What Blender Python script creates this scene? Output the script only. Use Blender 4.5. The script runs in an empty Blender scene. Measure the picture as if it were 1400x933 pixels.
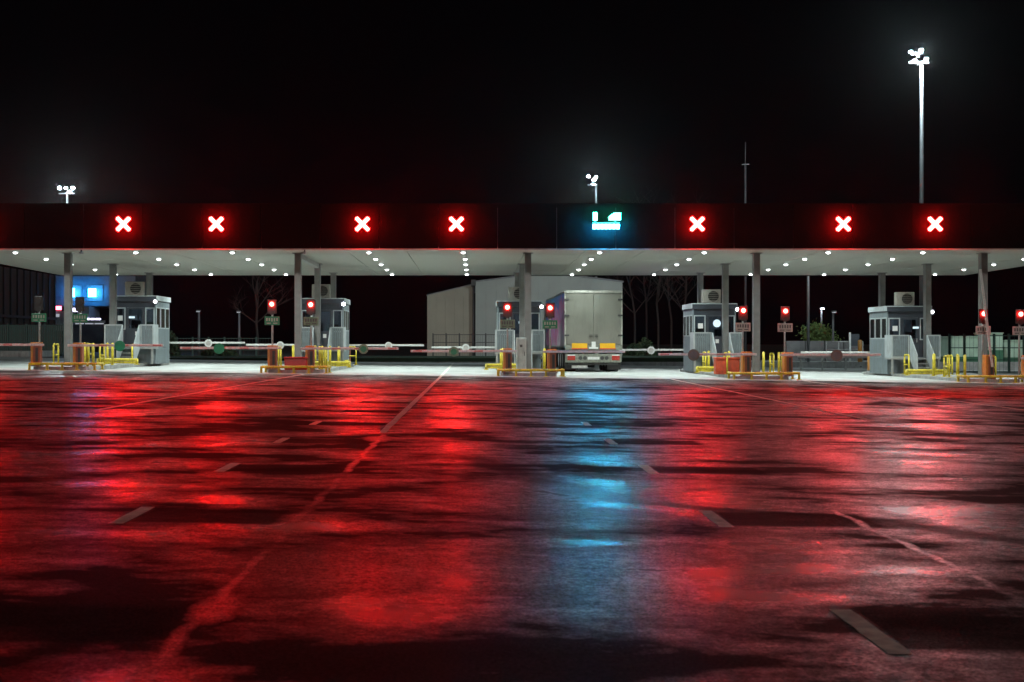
import bpy, bmesh, math, random
from mathutils import Vector, Matrix
R = math.radians
rnd = random.Random(7)
S = bpy.context.scene
COL = S.collection

# ------------------------------------------------------------------ camera, world, exposure
F = 1944.0; CX = 650.0; HY = 469.0; CAMZ = 1.25          # pixels of the 1400 px wide photograph, metres
cam_d = bpy.data.cameras.new('camera')
cam = bpy.data.objects.new('camera', cam_d); COL.objects.link(cam)
cam.location = (0, 0, CAMZ); cam.rotation_euler = (R(90), 0, 0)
cam_d.sensor_width = 36; cam_d.lens = F / 1400 * 36
cam_d.shift_x = (700 - CX) / 1400; cam_d.shift_y = (HY - 466.5) / 1400
cam_d.clip_start = 0.1; cam_d.clip_end = 3000
cam_d.dof.use_dof = True; cam_d.dof.focus_distance = 46; cam_d.dof.aperture_fstop = 6.3
S.camera = cam
W = bpy.data.worlds.new('World'); S.world = W; W.use_nodes = True
wn = W.node_tree; bg = wn.nodes['Background']
bg.inputs['Color'].default_value = (0.5, 0.42, 0.7, 1); bg.inputs['Strength'].default_value = 0.0011
S.view_settings.view_transform = 'Standard'; S.view_settings.look = 'None'
S.view_settings.exposure = 0; S.view_settings.gamma = 1
sun_d = bpy.data.lights.new('night_glow', 'SUN'); sun_d.energy = 0.5; sun_d.angle = R(4); sun_d.color = (1.0, 0.97, 0.9)
sun = bpy.data.objects.new('night_glow', sun_d); COL.objects.link(sun); sun.location = (-10, -60, 30)
sun.rotation_euler = Vector((0.12, 1.0, -0.25)).to_track_quat('-Z', 'Y').to_euler()   # pale light from behind the camera, low: the canopy edge shades the post tops
cy = S.cycles
cy.use_denoising = True; cy.max_bounces = 6; cy.diffuse_bounces = 3; cy.glossy_bounces = 3; cy.transmission_bounces = 4
cy.volume_bounces = 0; cy.caustics_reflective = False; cy.caustics_refractive = False
cy.sample_clamp_indirect = 6; cy.use_light_tree = True; cy.filter_width = 1.5

def gz(x):                                                # the yard falls gently to the right
    return -0.0134 * (max(-45, min(45, x)) - 2)
def at(px, py, Y): return Vector(((px - CX) * Y / F, Y, CAMZ + (HY - py) * Y / F))
def X_at(px, Y): return (px - CX) * Y / F

# ------------------------------------------------------------------ materials
MAT = {}
def mat(name, col, rough=0.6, metal=0.0, var=0.25, scale=3.0, bump=0.15, bscale=40, spec=0.5, dirt=0.0, stretch=(1, 1, 1)):
    m = bpy.data.materials.new(name); m.use_nodes = True; MAT[name] = m
    n = m.node_tree.nodes; l = m.node_tree.links; b = n['Principled BSDF']
    tc = n.new('ShaderNodeTexCoord'); mp = n.new('ShaderNodeMapping'); mp.inputs['Scale'].default_value = stretch
    l.new(tc.outputs['Object'], mp.inputs['Vector'])
    t = n.new('ShaderNodeTexNoise'); t.inputs['Scale'].default_value = scale; t.inputs['Detail'].default_value = 6
    l.new(mp.outputs[0], t.inputs['Vector'])
    r = n.new('ShaderNodeValToRGB')
    r.color_ramp.elements[0].position = 0.3; r.color_ramp.elements[1].position = 0.7
    r.color_ramp.elements[0].color = tuple(c * (1 - var) for c in col) + (1,)
    r.color_ramp.elements[1].color = tuple(min(1, c * (1 + var * 0.6)) for c in col) + (1,)
    l.new(t.outputs['Fac'], r.inputs['Fac'])
    out = r.outputs['Color']
    if dirt:
        t3 = n.new('ShaderNodeTexNoise'); t3.inputs['Scale'].default_value = scale * 2.7; t3.inputs['Detail'].default_value = 8
        t3.inputs['Roughness'].default_value = 0.7
        mp3 = n.new('ShaderNodeMapping'); mp3.inputs['Scale'].default_value = (1, 1, 0.25); l.new(tc.outputs['Object'], mp3.inputs['Vector'])
        l.new(mp3.outputs[0], t3.inputs['Vector'])
        r3 = n.new('ShaderNodeValToRGB'); r3.color_ramp.elements[0].position = 0.48; r3.color_ramp.elements[1].position = 0.68
        r3.color_ramp.elements[1].color = (dirt, dirt, dirt, 1); r3.color_ramp.elements[0].color = (0, 0, 0, 1)
        l.new(t3.outputs['Fac'], r3.inputs['Fac'])
        mx = n.new('ShaderNodeMix'); mx.data_type = 'RGBA'; mx.inputs[7].default_value = (0.05, 0.04, 0.03, 1)
        l.new(r3.outputs['Color'], mx.inputs[0]); l.new(out, mx.inputs[6]); out = mx.outputs[2]
    l.new(out, b.inputs['Base Color'])
    b.inputs['Roughness'].default_value = rough; b.inputs['Metallic'].default_value = metal
    b.inputs['Specular IOR Level'].default_value = spec
    rr = n.new('ShaderNodeMapRange'); rr.inputs['To Min'].default_value = max(0.03, rough - 0.12); rr.inputs['To Max'].default_value = min(1, rough + 0.12)
    l.new(t.outputs['Fac'], rr.inputs['Value']); l.new(rr.outputs[0], b.inputs['Roughness'])
    if bump:
        t2 = n.new('ShaderNodeTexNoise'); t2.inputs['Scale'].default_value = bscale; t2.inputs['Detail'].default_value = 4
        l.new(tc.outputs['Object'], t2.inputs['Vector'])
        bp = n.new('ShaderNodeBump'); bp.inputs['Strength'].default_value = bump; bp.inputs['Distance'].default_value = 0.01
        l.new(t2.outputs['Fac'], bp.inputs['Height']); l.new(bp.outputs['Normal'], b.inputs['Normal'])
    return m
def emis(name, col, strength, base=(0.3, 0.3, 0.3)):
    m = bpy.data.materials.new(name); m.use_nodes = True; MAT[name] = m
    b = m.node_tree.nodes['Principled BSDF']
    b.inputs['Base Color'].default_value = base + (1,); b.inputs['Roughness'].default_value = 0.4
    b.inputs['Emission Color'].default_value = col + (1,); b.inputs['Emission Strength'].default_value = strength
    return m

mat('concrete', (0.47, 0.49, 0.48), 0.75, var=0.3, scale=0.6, bump=0.25, bscale=30, dirt=0.35)
mat('kerb_concrete', (0.36, 0.36, 0.35), 0.8, var=0.3, scale=2, bump=0.3, dirt=0.4)
mat('yard_asphalt', (0.045, 0.046, 0.05), 0.8, var=0.4, scale=0.5, bump=0.4, bscale=60)
mat('tar_patch', (0.014, 0.013, 0.013), 0.95, var=0.5, scale=4, bump=0.7, bscale=150, spec=0.06)
mat('worn_paint', (0.8, 0.8, 0.7), 0.7, var=0.4, scale=9, bump=0.4, bscale=150, spec=0.35)
mat('soffit_sheet', (0.40, 0.40, 0.35), 0.5, var=0.08, scale=0.4, bump=0.05, bscale=8)
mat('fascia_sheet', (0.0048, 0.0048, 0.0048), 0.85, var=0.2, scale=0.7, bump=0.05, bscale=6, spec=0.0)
mat('roof_sheet', (0.2, 0.2, 0.21), 0.6)
mat('galvanised', (0.40, 0.405, 0.40), 0.45, 0.4, var=0.25, scale=6, bump=0.08, dirt=0.15)
mat('column_steel', (0.22, 0.225, 0.22), 0.42, 0.35, var=0.15, scale=4, bump=0.04)
mat('mast_steel', (0.15, 0.16, 0.17), 0.5, 0.2, var=0.15, scale=3)
mat('dark_mast', (0.05, 0.05, 0.055), 0.5, 0.2)
mat('booth_sheet', (0.19, 0.23, 0.25), 0.5, var=0.18, scale=2.5, dirt=0.35, bump=0.06)
mat('booth_trim', (0.45, 0.5, 0.52), 0.45, var=0.15, scale=3, dirt=0.3)
mat('booth_dark', (0.035, 0.042, 0.055), 0.5, var=0.2)
mat('guard_sheet', (0.5, 0.54, 0.56), 0.42, 0.15, var=0.15, scale=4, dirt=0.25)
mat('dark_glass', (0.018, 0.022, 0.028), 0.08, var=0.1, bump=0, spec=0.8)
mat('yellow_paint', (0.70, 0.55, 0.03), 0.5, var=0.3, scale=5, dirt=0.65, bump=0.08)
mat('orange_paint', (0.62, 0.26, 0.04), 0.45, var=0.2, scale=5, dirt=0.4)
mat('rust_red', (0.28, 0.085, 0.035), 0.5, var=0.25, scale=6, dirt=0.35)
mat('red_paint', (0.55, 0.02, 0.018), 0.4, var=0.2, scale=4, dirt=0.3)
mat('orange_red', (0.7, 0.09, 0.035), 0.42, var=0.2, scale=4, dirt=0.3)
mat('white_paint', (0.72, 0.72, 0.7), 0.45, var=0.12, scale=5, dirt=0.3)
mat('cabinet_white', (0.62, 0.64, 0.62), 0.5, var=0.15, scale=3, dirt=0.35)
mat('arm_red', (0.6, 0.25, 0.24), 0.5, var=0.2, scale=4)
mat('sign_green', (0.03, 0.3, 0.14), 0.45, var=0.25, scale=12, dirt=0.25)
mat('sign_green_pale', (0.2, 0.32, 0.2), 0.5, var=0.25, scale=12, dirt=0.4)
mat('sign_grey', (0.5, 0.46, 0.43), 0.5, var=0.2, scale=12, dirt=0.4)
mat('letter_pale', (0.5, 0.6, 0.5), 0.5)
mat('letter_dark', (0.12, 0.11, 0.11), 0.5)
mat('roundel_green', (0.0, 0.36, 0.16), 0.45, var=0.15)
mat('roundel_dark', (0.16, 0.14, 0.12), 0.6, var=0.2)
mat('black_plastic', (0.02, 0.02, 0.02), 0.45, var=0.3)
mat('rubber', (0.016, 0.016, 0.016), 0.85, var=0.4)
mat('signal_back', (0.018, 0.013, 0.013), 0.5, var=0.2)
mat('sign_housing', (0.11, 0.10, 0.10), 0.5, var=0.2)
mat('ac_case', (0.42, 0.40, 0.36), 0.55, var=0.2, dirt=0.35)
mat('lorry_door', (0.185, 0.182, 0.155), 0.38, 0.0, var=0.14, scale=0.8, dirt=0.32, bump=0.04)
mat('lorry_alu', (0.52, 0.52, 0.47), 0.35, 0.35, var=0.2, scale=4, dirt=0.4)
mat('chassis', (0.05, 0.05, 0.05), 0.6, var=0.3, dirt=0.3)
mat('lorry_panel', (0.22, 0.23, 0.19), 0.55, var=0.4, scale=7, dirt=0.5)
mat('marker_yellow', (0.85, 0.45, 0.01), 0.4, var=0.1)
mat('marker_red', (0.7, 0.06, 0.04), 0.4, var=0.1)
mat('tail_red', (0.42, 0.04, 0.03), 0.25, var=0.2)
mat('warehouse_sheet', (0.34, 0.36, 0.34), 0.7, var=0.12, scale=0.5, bump=0.03)
mat('warehouse_warm', (0.34, 0.31, 0.25), 0.7, var=0.15, scale=0.5, bump=0.03)
mat('brown_cladding', (0.04, 0.026, 0.023), 0.65, var=0.3, scale=1)
mat('brown_batten', (0.03, 0.022, 0.02), 0.65)
mat('gantry_dark', (0.06, 0.07, 0.085), 0.5, var=0.2)
mat('fence_green', (0.012, 0.06, 0.048), 0.5, var=0.3, scale=3)
mat('cabin_pale', (0.5, 0.68, 0.54), 0.6, var=0.15, scale=1, dirt=0.2)
mat('cabin_green', (0.05, 0.17, 0.10), 0.6, var=0.2, scale=1, dirt=0.2)
mat('barrier_grey', (0.16, 0.165, 0.17), 0.8, var=0.25, scale=2, dirt=0.3)
mat('bark', (0.03, 0.022, 0.02), 0.9, var=0.4, scale=6, bump=0.5, bscale=20)
mat('leaf', (0.16, 0.25, 0.08), 0.6, var=0.5, scale=1.3, bump=0)
mat('leaf_dark', (0.035, 0.06, 0.025), 0.6, var=0.5, scale=1.3, bump=0)
mat('verge_grass', (0.02, 0.045, 0.018), 0.9, var=0.5, scale=3)
mat('paper', (0.8, 0.8, 0.78), 0.7, var=0.05)

def pane():
    m = bpy.data.materials.new('booth_glass'); m.use_nodes = True; MAT['booth_glass'] = m
    n = m.node_tree.nodes; l = m.node_tree.links; n.remove(n['Principled BSDF'])
    t = n.new('ShaderNodeBsdfTransparent'); t.inputs[0].default_value = (0.5, 0.56, 0.6, 1)
    g = n.new('ShaderNodeBsdfGlossy'); g.inputs['Roughness'].default_value = 0.05
    f = n.new('ShaderNodeFresnel'); f.inputs[0].default_value = 1.5; x = n.new('ShaderNodeMixShader')
    l.new(f.outputs[0], x.inputs[0]); l.new(t.outputs[0], x.inputs[1]); l.new(g.outputs[0], x.inputs[2]); l.new(x.outputs[0], n['Material Output'].inputs[0])
pane()
INT = emis('added_fill_glow', (0.85, 0.95, 1.0), 40)  # glow of the fill panel added inside each booth
RED = emis('red_led', (1, 0.0042, 0.0038), 450)
RSIG = emis('red_signal', (1, 0.014, 0.011), 150)
BLUE = emis('blue_led', (0.012, 0.46, 1.0), 480)
GRN = emis('green_led', (0.03, 1.0, 0.6), 90)
FARB = emis('far_blue_led', (0.03, 0.36, 1.0), 70)
FARR = emis('far_red_led', (1, 0.12, 0.2), 9)
FARW = emis('far_white_led', (0.75, 0.7, 1.0), 5)
DOWN = emis('downlight_lens', (0.93, 1.0, 0.96), 11)
FLOOD = emis('flood_lens', (0.74, 0.97, 1.0), 2400)
FARF = emis('far_flood_lens', (0.76, 0.98, 1.0), 2600)
BULK = emis('bulkhead_lens', (0.95, 0.95, 1.0), 14)
BULB = emis('bright_bulkhead_lens', (0.9, 0.95, 1.0), 45)
POST = emis('post_lamp_lens', (0.8, 0.9, 1.0), 35)
DIMP = emis('dim_post_lens', (0.7, 0.75, 0.85), 0.5)
NOTE = emis('booth_screen', (0.7, 0.9, 1.0), 0.9)

# wet asphalt -------------------------------------------------------------
def wet_asphalt():
    m = bpy.data.materials.new('wet_asphalt'); m.use_nodes = True; MAT['wet_asphalt'] = m
    n = m.node_tree.nodes; l = m.node_tree.links; b = n['Principled BSDF']
    tc = n.new('ShaderNodeTexCoord')
    def noise(scale, detail, stretch=(1, 1, 1), rough=0.55, off=(0, 0, 0), dist=0.0):
        mp = n.new('ShaderNodeMapping'); mp.inputs['Scale'].default_value = stretch; mp.inputs['Location'].default_value = off
        l.new(tc.outputs['Object'], mp.inputs['Vector'])
        t = n.new('ShaderNodeTexNoise'); t.inputs['Scale'].default_value = scale; t.inputs['Detail'].default_value = detail
        t.inputs['Roughness'].default_value = rough; t.inputs['Distortion'].default_value = dist
        l.new(mp.outputs[0], t.inputs['Vector']); return t.outputs['Fac']
    def mrange(v, a, c, d, e):
        r = n.new('ShaderNodeMapRange'); r.inputs['From Min'].default_value = a; r.inputs['From Max'].default_value = c
        r.inputs['To Min'].default_value = d; r.inputs['To Max'].default_value = e; l.new(v, r.inputs['Value']); return r.outputs[0]
    def math_(op, a, c):
        q = n.new('ShaderNodeMath'); q.operation = op
        for i, v in enumerate((a, c)):
            if isinstance(v, (int, float)): q.inputs[i].default_value = v
            else: l.new(v, q.inputs[i])
        return q.outputs[0]
    puddle = noise(0.32, 7, (1, 0.8, 1), 0.6, (3, 1, 0), 0.4)       # broad wet and drier areas
    mid = noise(1.3, 9, (0.6, 1, 1), 0.6, (9, 4, 0))
    grit = noise(70, 3)
    stone = noise(24, 5, (1, 1, 1), 0.75, (4, 4, 0)); clump = noise(7, 5, (0.8, 1, 1), 0.7, (8, 2, 0))
    fine = noise(170, 2)
    both = math_('ADD', math_('MULTIPLY', puddle, 0.45), math_('MULTIPLY', mid, 0.55))
    wet = mrange(both, 0.45, 0.56, 0, 1); film = mrange(both, 0.515, 0.575, 0, 1)
    sep = n.new('ShaderNodeSeparateXYZ'); l.new(tc.outputs['Object'], sep.inputs[0])
    wob = noise(1.3, 4, (1, 1, 1), 0.6, (2, 7, 0)); brk = noise(0.75, 5, (0.2, 1, 1), 0.65, (1, 3.3, 0))
    def line(x0, w, ya, yb):                               # water lying in a joint of the surface
        dx = math_('ABSOLUTE', math_('ADD', math_('SUBTRACT', sep.outputs['X'], x0), math_('MULTIPLY', math_('SUBTRACT', wob, 0.5), 0.16)), 0)
        core = mrange(dx, w * 0.3, w, 1, 0)
        ends = math_('MULTIPLY', mrange(sep.outputs['Y'], ya, ya + 0.5, 0, 1), mrange(sep.outputs['Y'], yb - 0.5, yb, 1, 0))
        return math_('MULTIPLY', math_('MULTIPLY', core, ends), mrange(brk, 0.42, 0.56, 0.15, 1))
    seam = math_('MAXIMUM', line(-1.21, 0.048, 1.0, 19.0), line(2.69, 0.04, 6.0, 11.0))
    fc = n.new('ShaderNodeFloatCurve'); cv = fc.mapping.curves[0]
    P = [(-0.1, 15.5), (0.45, 13.2), (1.0, 11.6), (1.7, 10.75), (2.75, 10.2), (3.4, 9.2), (4.6, 7.9)]
    P = sorted(((y_ - 7) / 10, (x_ + 1) / 6) for x_, y_ in P)
    while len(cv.points) < len(P): cv.points.new(0.5, 0.5)
    for p_, q_ in zip(cv.points, P): p_.location = q_
    fc.mapping.update()
    l.new(mrange(sep.outputs['Y'], 7, 17, 0, 1), fc.inputs['Value'])
    tx = math_('MULTIPLY_ADD', fc.outputs[0], 6); tx.node.inputs[2].default_value = -1
    trk = mrange(math_('ABSOLUTE', math_('SUBTRACT', math_('ADD', sep.outputs['X'], math_('MULTIPLY', math_('SUBTRACT', wob, 0.5), 0.15)), tx), 0), 0.10, 0.34, 1, 0)
    trk = math_('MULTIPLY', trk, math_('MULTIPLY', mrange(sep.outputs['Y'], 7.2, 8, 0, 1), mrange(sep.outputs['Y'], 15, 16.5, 1, 0)))
    def cells(x0, x1, y0, per, ln):                        # dull sealed rectangles laid one after another along a lane line
        wx = math_('ADD', sep.outputs['X'], math_('MULTIPLY', math_('SUBTRACT', mid, 0.5), 0.10))
        wy = math_('ADD', sep.outputs['Y'], math_('MULTIPLY', math_('SUBTRACT', mid, 0.5), 0.22))
        mx_ = math_('MULTIPLY', mrange(wx, x0, x0 + 0.03, 0, 1), mrange(wx, x1 - 0.12, x1, 1, 0))
        q = math_('MULTIPLY', math_('FRACT', math_('DIVIDE', math_('SUBTRACT', wy, y0), per), 0), per)
        return math_('MULTIPLY', mx_, math_('MULTIPLY', mrange(q, 0, 0.14, 0, 1), mrange(q, ln - 0.16, ln, 1, 0)))
    seal = math_('MULTIPLY', math_('MAXIMUM', cells(-2.33, -1.24, 5.6, 3.76, 0.97), cells(1.74, 2.9, 5.68, 3.92, 0.97)), mrange(sep.outputs['Y'], 30, 31, 1, 0))
    wet = math_('MULTIPLY', wet, math_('SUBTRACT', 1, math_('MULTIPLY', trk, 0.85)))
    def pool(x0, y0, rx, ry):                              # shallow standing water with a ragged edge
        dx = math_('DIVIDE', math_('SUBTRACT', sep.outputs['X'], x0), rx); dy = math_('DIVIDE', math_('SUBTRACT', sep.outputs['Y'], y0), ry)
        d2 = math_('ADD', math_('MULTIPLY', dx, dx), math_('MULTIPLY', dy, dy))
        rag = math_('ADD', math_('MULTIPLY', math_('SUBTRACT', mid, 0.5), 6.0), math_('MULTIPLY', math_('SUBTRACT', clump, 0.5), 3.0))
        return mrange(math_('ADD', d2, rag), 0.0, 1.6, 1, 0)
    for q_ in ((-1.2, 17.9, 0.17, 0.4), (3.9, 15.9, 0.6, 0.8), (4.6, 14.8, 0.8, 0.9), (-0.25, 7.5, 0.4, 0.3), (1.15, 7.4, 0.35, 0.25), (-1.16, 6.5, 0.10, 0.3), (3.6, 12.9, 0.9, 0.5)):
        seam = math_('MAXIMUM', seam, pool(*q_))
    wet = math_('MAXIMUM', math_('MULTIPLY', wet, math_('SUBTRACT', 1, math_('MULTIPLY', seal, 0.93))), seam)
    grain = math_('MULTIPLY', mrange(grit, 0.36, 0.62, 0.35, 1.25), math_('MULTIPLY', mrange(stone, 0.36, 0.62, 0.35, 1.3), mrange(clump, 0.36, 0.62, 0.5, 1.25)))
    for q_ in ((0.8, 7.5, 0.6, 1.2), (-0.3, 7.6, 0.9, 1.0), (0.75, 11.5, 0.8, 1.5)):
        wet = math_('MAXIMUM', wet, math_('MULTIPLY', pool(*q_), 0.85))
    film = math_('MAXIMUM', math_('MULTIPLY', film, math_('SUBTRACT', 1, math_('MAXIMUM', math_('MULTIPLY', trk, 0.85), seal))), math_('MULTIPLY', seam, mrange(both, 0.44, 0.55, 0.35, 0.85)))
    wet = math_('MAXIMUM', math_('MULTIPLY', wet, math_('MINIMUM', grain, 1.5)), math_('MULTIPLY', film, mrange(grain, 0.1, 0.8, 0.32, 1.0)))   # stones standing out of the water film
    l.new(mrange(wet, 0, 1, 0.55, 0.40), b.inputs['Roughness'])
    spec = math_('MULTIPLY', mrange(wet, 0.0, 1, 0.004, 0.40), math_('SUBTRACT', 1, math_('MULTIPLY', seal, 0.75))); l.new(spec, b.inputs['Specular IOR Level'])
    l.new(math_('MINIMUM', math_('MULTIPLY', math_('POWER', wet, 1.15), 1.0), 1), b.inputs['Coat Weight']); l.new(mrange(film, 0, 1, 0.36, 0.255), b.inputs['Coat Roughness']); b.inputs['Coat IOR'].default_value = 1.45
    cr = n.new('ShaderNodeValToRGB'); cr.color_ramp.elements[0].color = (0.005, 0.0048, 0.0048, 1); cr.color_ramp.elements[1].color = (0.05, 0.046, 0.045, 1)
    cr.color_ramp.elements[0].position = 0.3; cr.color_ramp.elements[1].position = 0.75
    l.new(math_('ADD', math_('MULTIPLY', grit, 0.6), math_('MULTIPLY', mid, 0.4)), cr.inputs['Fac']); l.new(cr.outputs['Color'], b.inputs['Base Color'])
    wave = noise(0.55, 3, (1, 1, 1), 0.5, (5, 5, 0))
    h = math_('ADD', math_('MULTIPLY', grit, 0.0045), math_('ADD', math_('MULTIPLY', fine, 0.0012), math_('ADD', math_('MULTIPLY', mid, 0.0025), math_('MULTIPLY', wave, 0.012))))
    bp = n.new('ShaderNodeBump'); bp.inputs['Strength'].default_value = 0.55; bp.inputs['Distance'].default_value = 1.0
    l.new(h, bp.inputs['Height']); l.new(bp.outputs['Normal'], b.inputs['Normal'])
    bp2 = n.new('ShaderNodeBump'); bp2.inputs['Strength'].default_value = 0.55; bp2.inputs['Distance'].default_value = 1.0
    l.new(math_('ADD', math_('MULTIPLY', grit, 0.0035), math_('ADD', math_('MULTIPLY', mid, 0.004), math_('MULTIPLY', wave, 0.012))), bp2.inputs['Height']); l.new(bp2.outputs['Normal'], b.inputs['Coat Normal'])
    return m
wet_asphalt()
def film(name, rough, spec, base=(0.02, 0.019, 0.019), bump=0.2):
    m = bpy.data.materials.new(name); m.use_nodes = True; MAT[name] = m
    n = m.node_tree.nodes; l = m.node_tree.links; b = n['Principled BSDF']
    b.inputs['Base Color'].default_value = base + (1,); b.inputs['Specular IOR Level'].default_value = spec
    tc = n.new('ShaderNodeTexCoord'); t = n.new('ShaderNodeTexNoise'); t.inputs['Scale'].default_value = 2.2; t.inputs['Detail'].default_value = 7
    l.new(tc.outputs['Object'], t.inputs['Vector'])
    r = n.new('ShaderNodeMapRange'); r.inputs['To Min'].default_value = rough * 0.4; r.inputs['To Max'].default_value = rough * 1.6
    l.new(t.outputs['Fac'], r.inputs['Value']); l.new(r.outputs[0], b.inputs['Roughness'])
    t2 = n.new('ShaderNodeTexNoise'); t2.inputs['Scale'].default_value = 60; l.new(tc.outputs['Object'], t2.inputs['Vector'])
    bp = n.new('ShaderNodeBump'); bp.inputs['Strength'].default_value = bump; bp.inputs['Distance'].default_value = 0.004
    l.new(t2.outputs['Fac'], bp.inputs['Height']); l.new(bp.outputs['Normal'], b.inputs['Normal'])
    return m
film('wet_seam', 0.3, 0.7)
film('dark_seam', 0.5, 0.2, (0.012, 0.011, 0.011), 0.5)

def curtain():
    m = bpy.data.materials.new('curtain_print'); m.use_nodes = True; MAT['curtain_print'] = m
    n = m.node_tree.nodes; l = m.node_tree.links; b = n['Principled BSDF']
    tc = n.new('ShaderNodeTexCoord'); sep = n.new('ShaderNodeSeparateXYZ'); l.new(tc.outputs['Object'], sep.inputs[0])
    nz = n.new('ShaderNodeTexNoise'); nz.inputs['Scale'].default_value = 0.35; nz.inputs['Distortion'].default_value = 1.5; l.new(tc.outputs['Object'], nz.inputs['Vector'])
    a = n.new('ShaderNodeMath'); a.operation = 'MULTIPLY_ADD'; a.inputs[1].default_value = -0.34; a.inputs[2].default_value = 1.15; l.new(sep.outputs['Z'], a.inputs[0])
    y = n.new('ShaderNodeMath'); y.operation = 'MULTIPLY_ADD'; y.inputs[1].default_value = -0.035; l.new(sep.outputs['Y'], y.inputs[0]); l.new(a.outputs[0], y.inputs[2])
    s = n.new('ShaderNodeMath'); s.operation = 'MULTIPLY_ADD'; s.inputs[1].default_value = 0.9; l.new(nz.outputs['Fac'], s.inputs[0]); l.new(y.outputs[0], s.inputs[2])
    r = n.new('ShaderNodeValToRGB'); e = r.color_ramp.elements
    e[0].position = 0.2; e[0].color = (0.08, 0.42, 0.95, 1); e[1].position = 1.0; e[1].color = (0.6, 0.5, 0.6, 1)
    for p, c in ((0.42, (0.25, 0.28, 0.85, 1)), (0.5, (0.95, 0.2, 0.55, 1)), (0.66, (0.8, 0.45, 0.82, 1)), (0.8, (0.8, 0.2, 0.5, 1))):
        k = e.new(p); k.color = c
    l.new(s.outputs[0], r.inputs['Fac']); l.new(r.outputs['Color'], b.inputs['Base Color']); b.inputs['Roughness'].default_value = 0.35
curtain()

# ------------------------------------------------------------------ mesh helpers
class MB:
    """Collects simple solids; build() links them as one mesh object."""
    def __init__(s): s.bm = bmesh.new(); s.mats = []; s.mi = 0
    def use(s, name):
        if name not in s.mats: s.mats.append(name)
        s.mi = s.mats.index(name); return s
    def _tag(s, fs):
        for f in fs: f.material_index = s.mi
    def box(s, x0, x1, y0, y1, z0, z1, bev=0.0):
        r = bmesh.ops.create_cube(s.bm, size=1); vs = r['verts']
        for v in vs: v.co = Vector(((x0 + x1) / 2 + v.co.x * (x1 - x0), (y0 + y1) / 2 + v.co.y * (y1 - y0), (z0 + z1) / 2 + v.co.z * (z1 - z0)))
        fs = list({f for v in vs for f in v.link_faces}); s._tag(fs)
        if bev:
            es = list({e for v in vs for e in v.link_edges})
            q = bmesh.ops.bevel(s.bm, geom=es, offset=bev, segments=1, affect='EDGES', profile=0.5); s._tag(q['faces'])
        return s
    def tube(s, p0, p1, r0, r1=None, n=10, cap=True):
        p0 = Vector(p0); p1 = Vector(p1); r1 = r0 if r1 is None else r1
        d = (p1 - p0).normalized(); u = d.orthogonal().normalized(); w = d.cross(u)
        A = [s.bm.verts.new(p0 + (u * math.cos(2 * math.pi * i / n) + w * math.sin(2 * math.pi * i / n)) * r0) for i in range(n)]
        B = [s.bm.verts.new(p1 + (u * math.cos(2 * math.pi * i / n) + w * math.sin(2 * math.pi * i / n)) * r1) for i in range(n)]
        fs = [s.bm.faces.new((A[i], A[(i + 1) % n], B[(i + 1) % n], B[i])) for i in range(n)]
        for f in fs: f.smooth = True
        if cap: fs += [s.bm.faces.new(A[::-1]), s.bm.faces.new(B)]
        s._tag(fs); return s
    def poly(s, pts, axis, a, b):
        """closed outline extruded along an axis: 'y' outlines are (x,z), 'x' are (y,z), 'z' are (x,y)"""
        def P(p, t): return {'y': (p[0], t, p[1]), 'x': (t, p[0], p[1]), 'z': (p[0], p[1], t)}[axis]
        A = [s.bm.verts.new(P(p, a)) for p in pts]; B = [s.bm.verts.new(P(p, b)) for p in pts]
        n = len(pts); fs = [s.bm.faces.new(A[::-1]), s.bm.faces.new(B)]
        fs += [s.bm.faces.new((A[i], A[(i + 1) % n], B[(i + 1) % n], B[i])) for i in range(n)]
        s._tag(fs); return s
    def face(s, pts):
        f = s.bm.faces.new([s.bm.verts.new(p) for p in pts]); s._tag([f]); return s
    def dome(s, c, r, axis, n=10, rings=3, h=None):
        c = Vector(c); d = Vector(axis).normalized(); u = d.orthogonal().normalized(); w = d.cross(u); h = r if h is None else h
        prev = None; fs = []
        for k in range(rings):
            a = k / rings * math.pi / 2
            cur = [s.bm.verts.new(c + d * (h * math.sin(a)) + (u * math.cos(2 * math.pi * i / n) + w * math.sin(2 * math.pi * i / n)) * r * math.cos(a)) for i in range(n)]
            if prev: fs += [s.bm.faces.new((prev[i], prev[(i + 1) % n], cur[(i + 1) % n], cur[i])) for i in range(n)]
            prev = cur
        top = s.bm.verts.new(c + d * h)
        fs += [s.bm.faces.new((prev[i], prev[(i + 1) % n], top)) for i in range(n)]
        for f in fs: f.smooth = True
        s._tag(fs); return s
    def build(s, name, parent=None, loc=None, recalc=True):
        if recalc: bmesh.ops.recalc_face_normals(s.bm, faces=s.bm.faces[:])
        me = bpy.data.meshes.new(name); s.bm.to_mesh(me); s.bm.free()
        for m in s.mats: me.materials.append(MAT[m])
        o = bpy.data.objects.new(name, me); COL.objects.link(o)
        if parent: o.parent = parent
        if loc is not None: o.location = loc
        return o
def mb(m): return MB().use(m)

def tag(o, label=None, cat=None, group=None, kind=None):
    for k, v in (('label', label), ('category', cat), ('group', group), ('kind', kind)):
        if v: o[k] = v
    return o
def empty(name, loc, rz=0.0):
    o = bpy.data.objects.new(name, None); COL.objects.link(o); o.empty_display_size = 0.3
    o.location = loc; o.rotation_euler = (0, 0, rz); return o
def kids(o): return [c for c in ALL() if c.parent == o]
def ALL(): return COL.objects
def copy_tree(o, parent=None):
    ch = list(o.children)
    c = o.copy(); COL.objects.link(c)
    if parent: c.parent = parent
    for k in ch: copy_tree(k, c)
    return c
def inst(src, name, parent, loc, rot=None, scale=None):
    """another object on the same mesh data"""
    o = bpy.data.objects.new(name, src.data); COL.objects.link(o); o.parent = parent; o.location = loc
    if rot: o.rotation_euler = rot
    if scale: o.scale = scale
    return o

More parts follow.
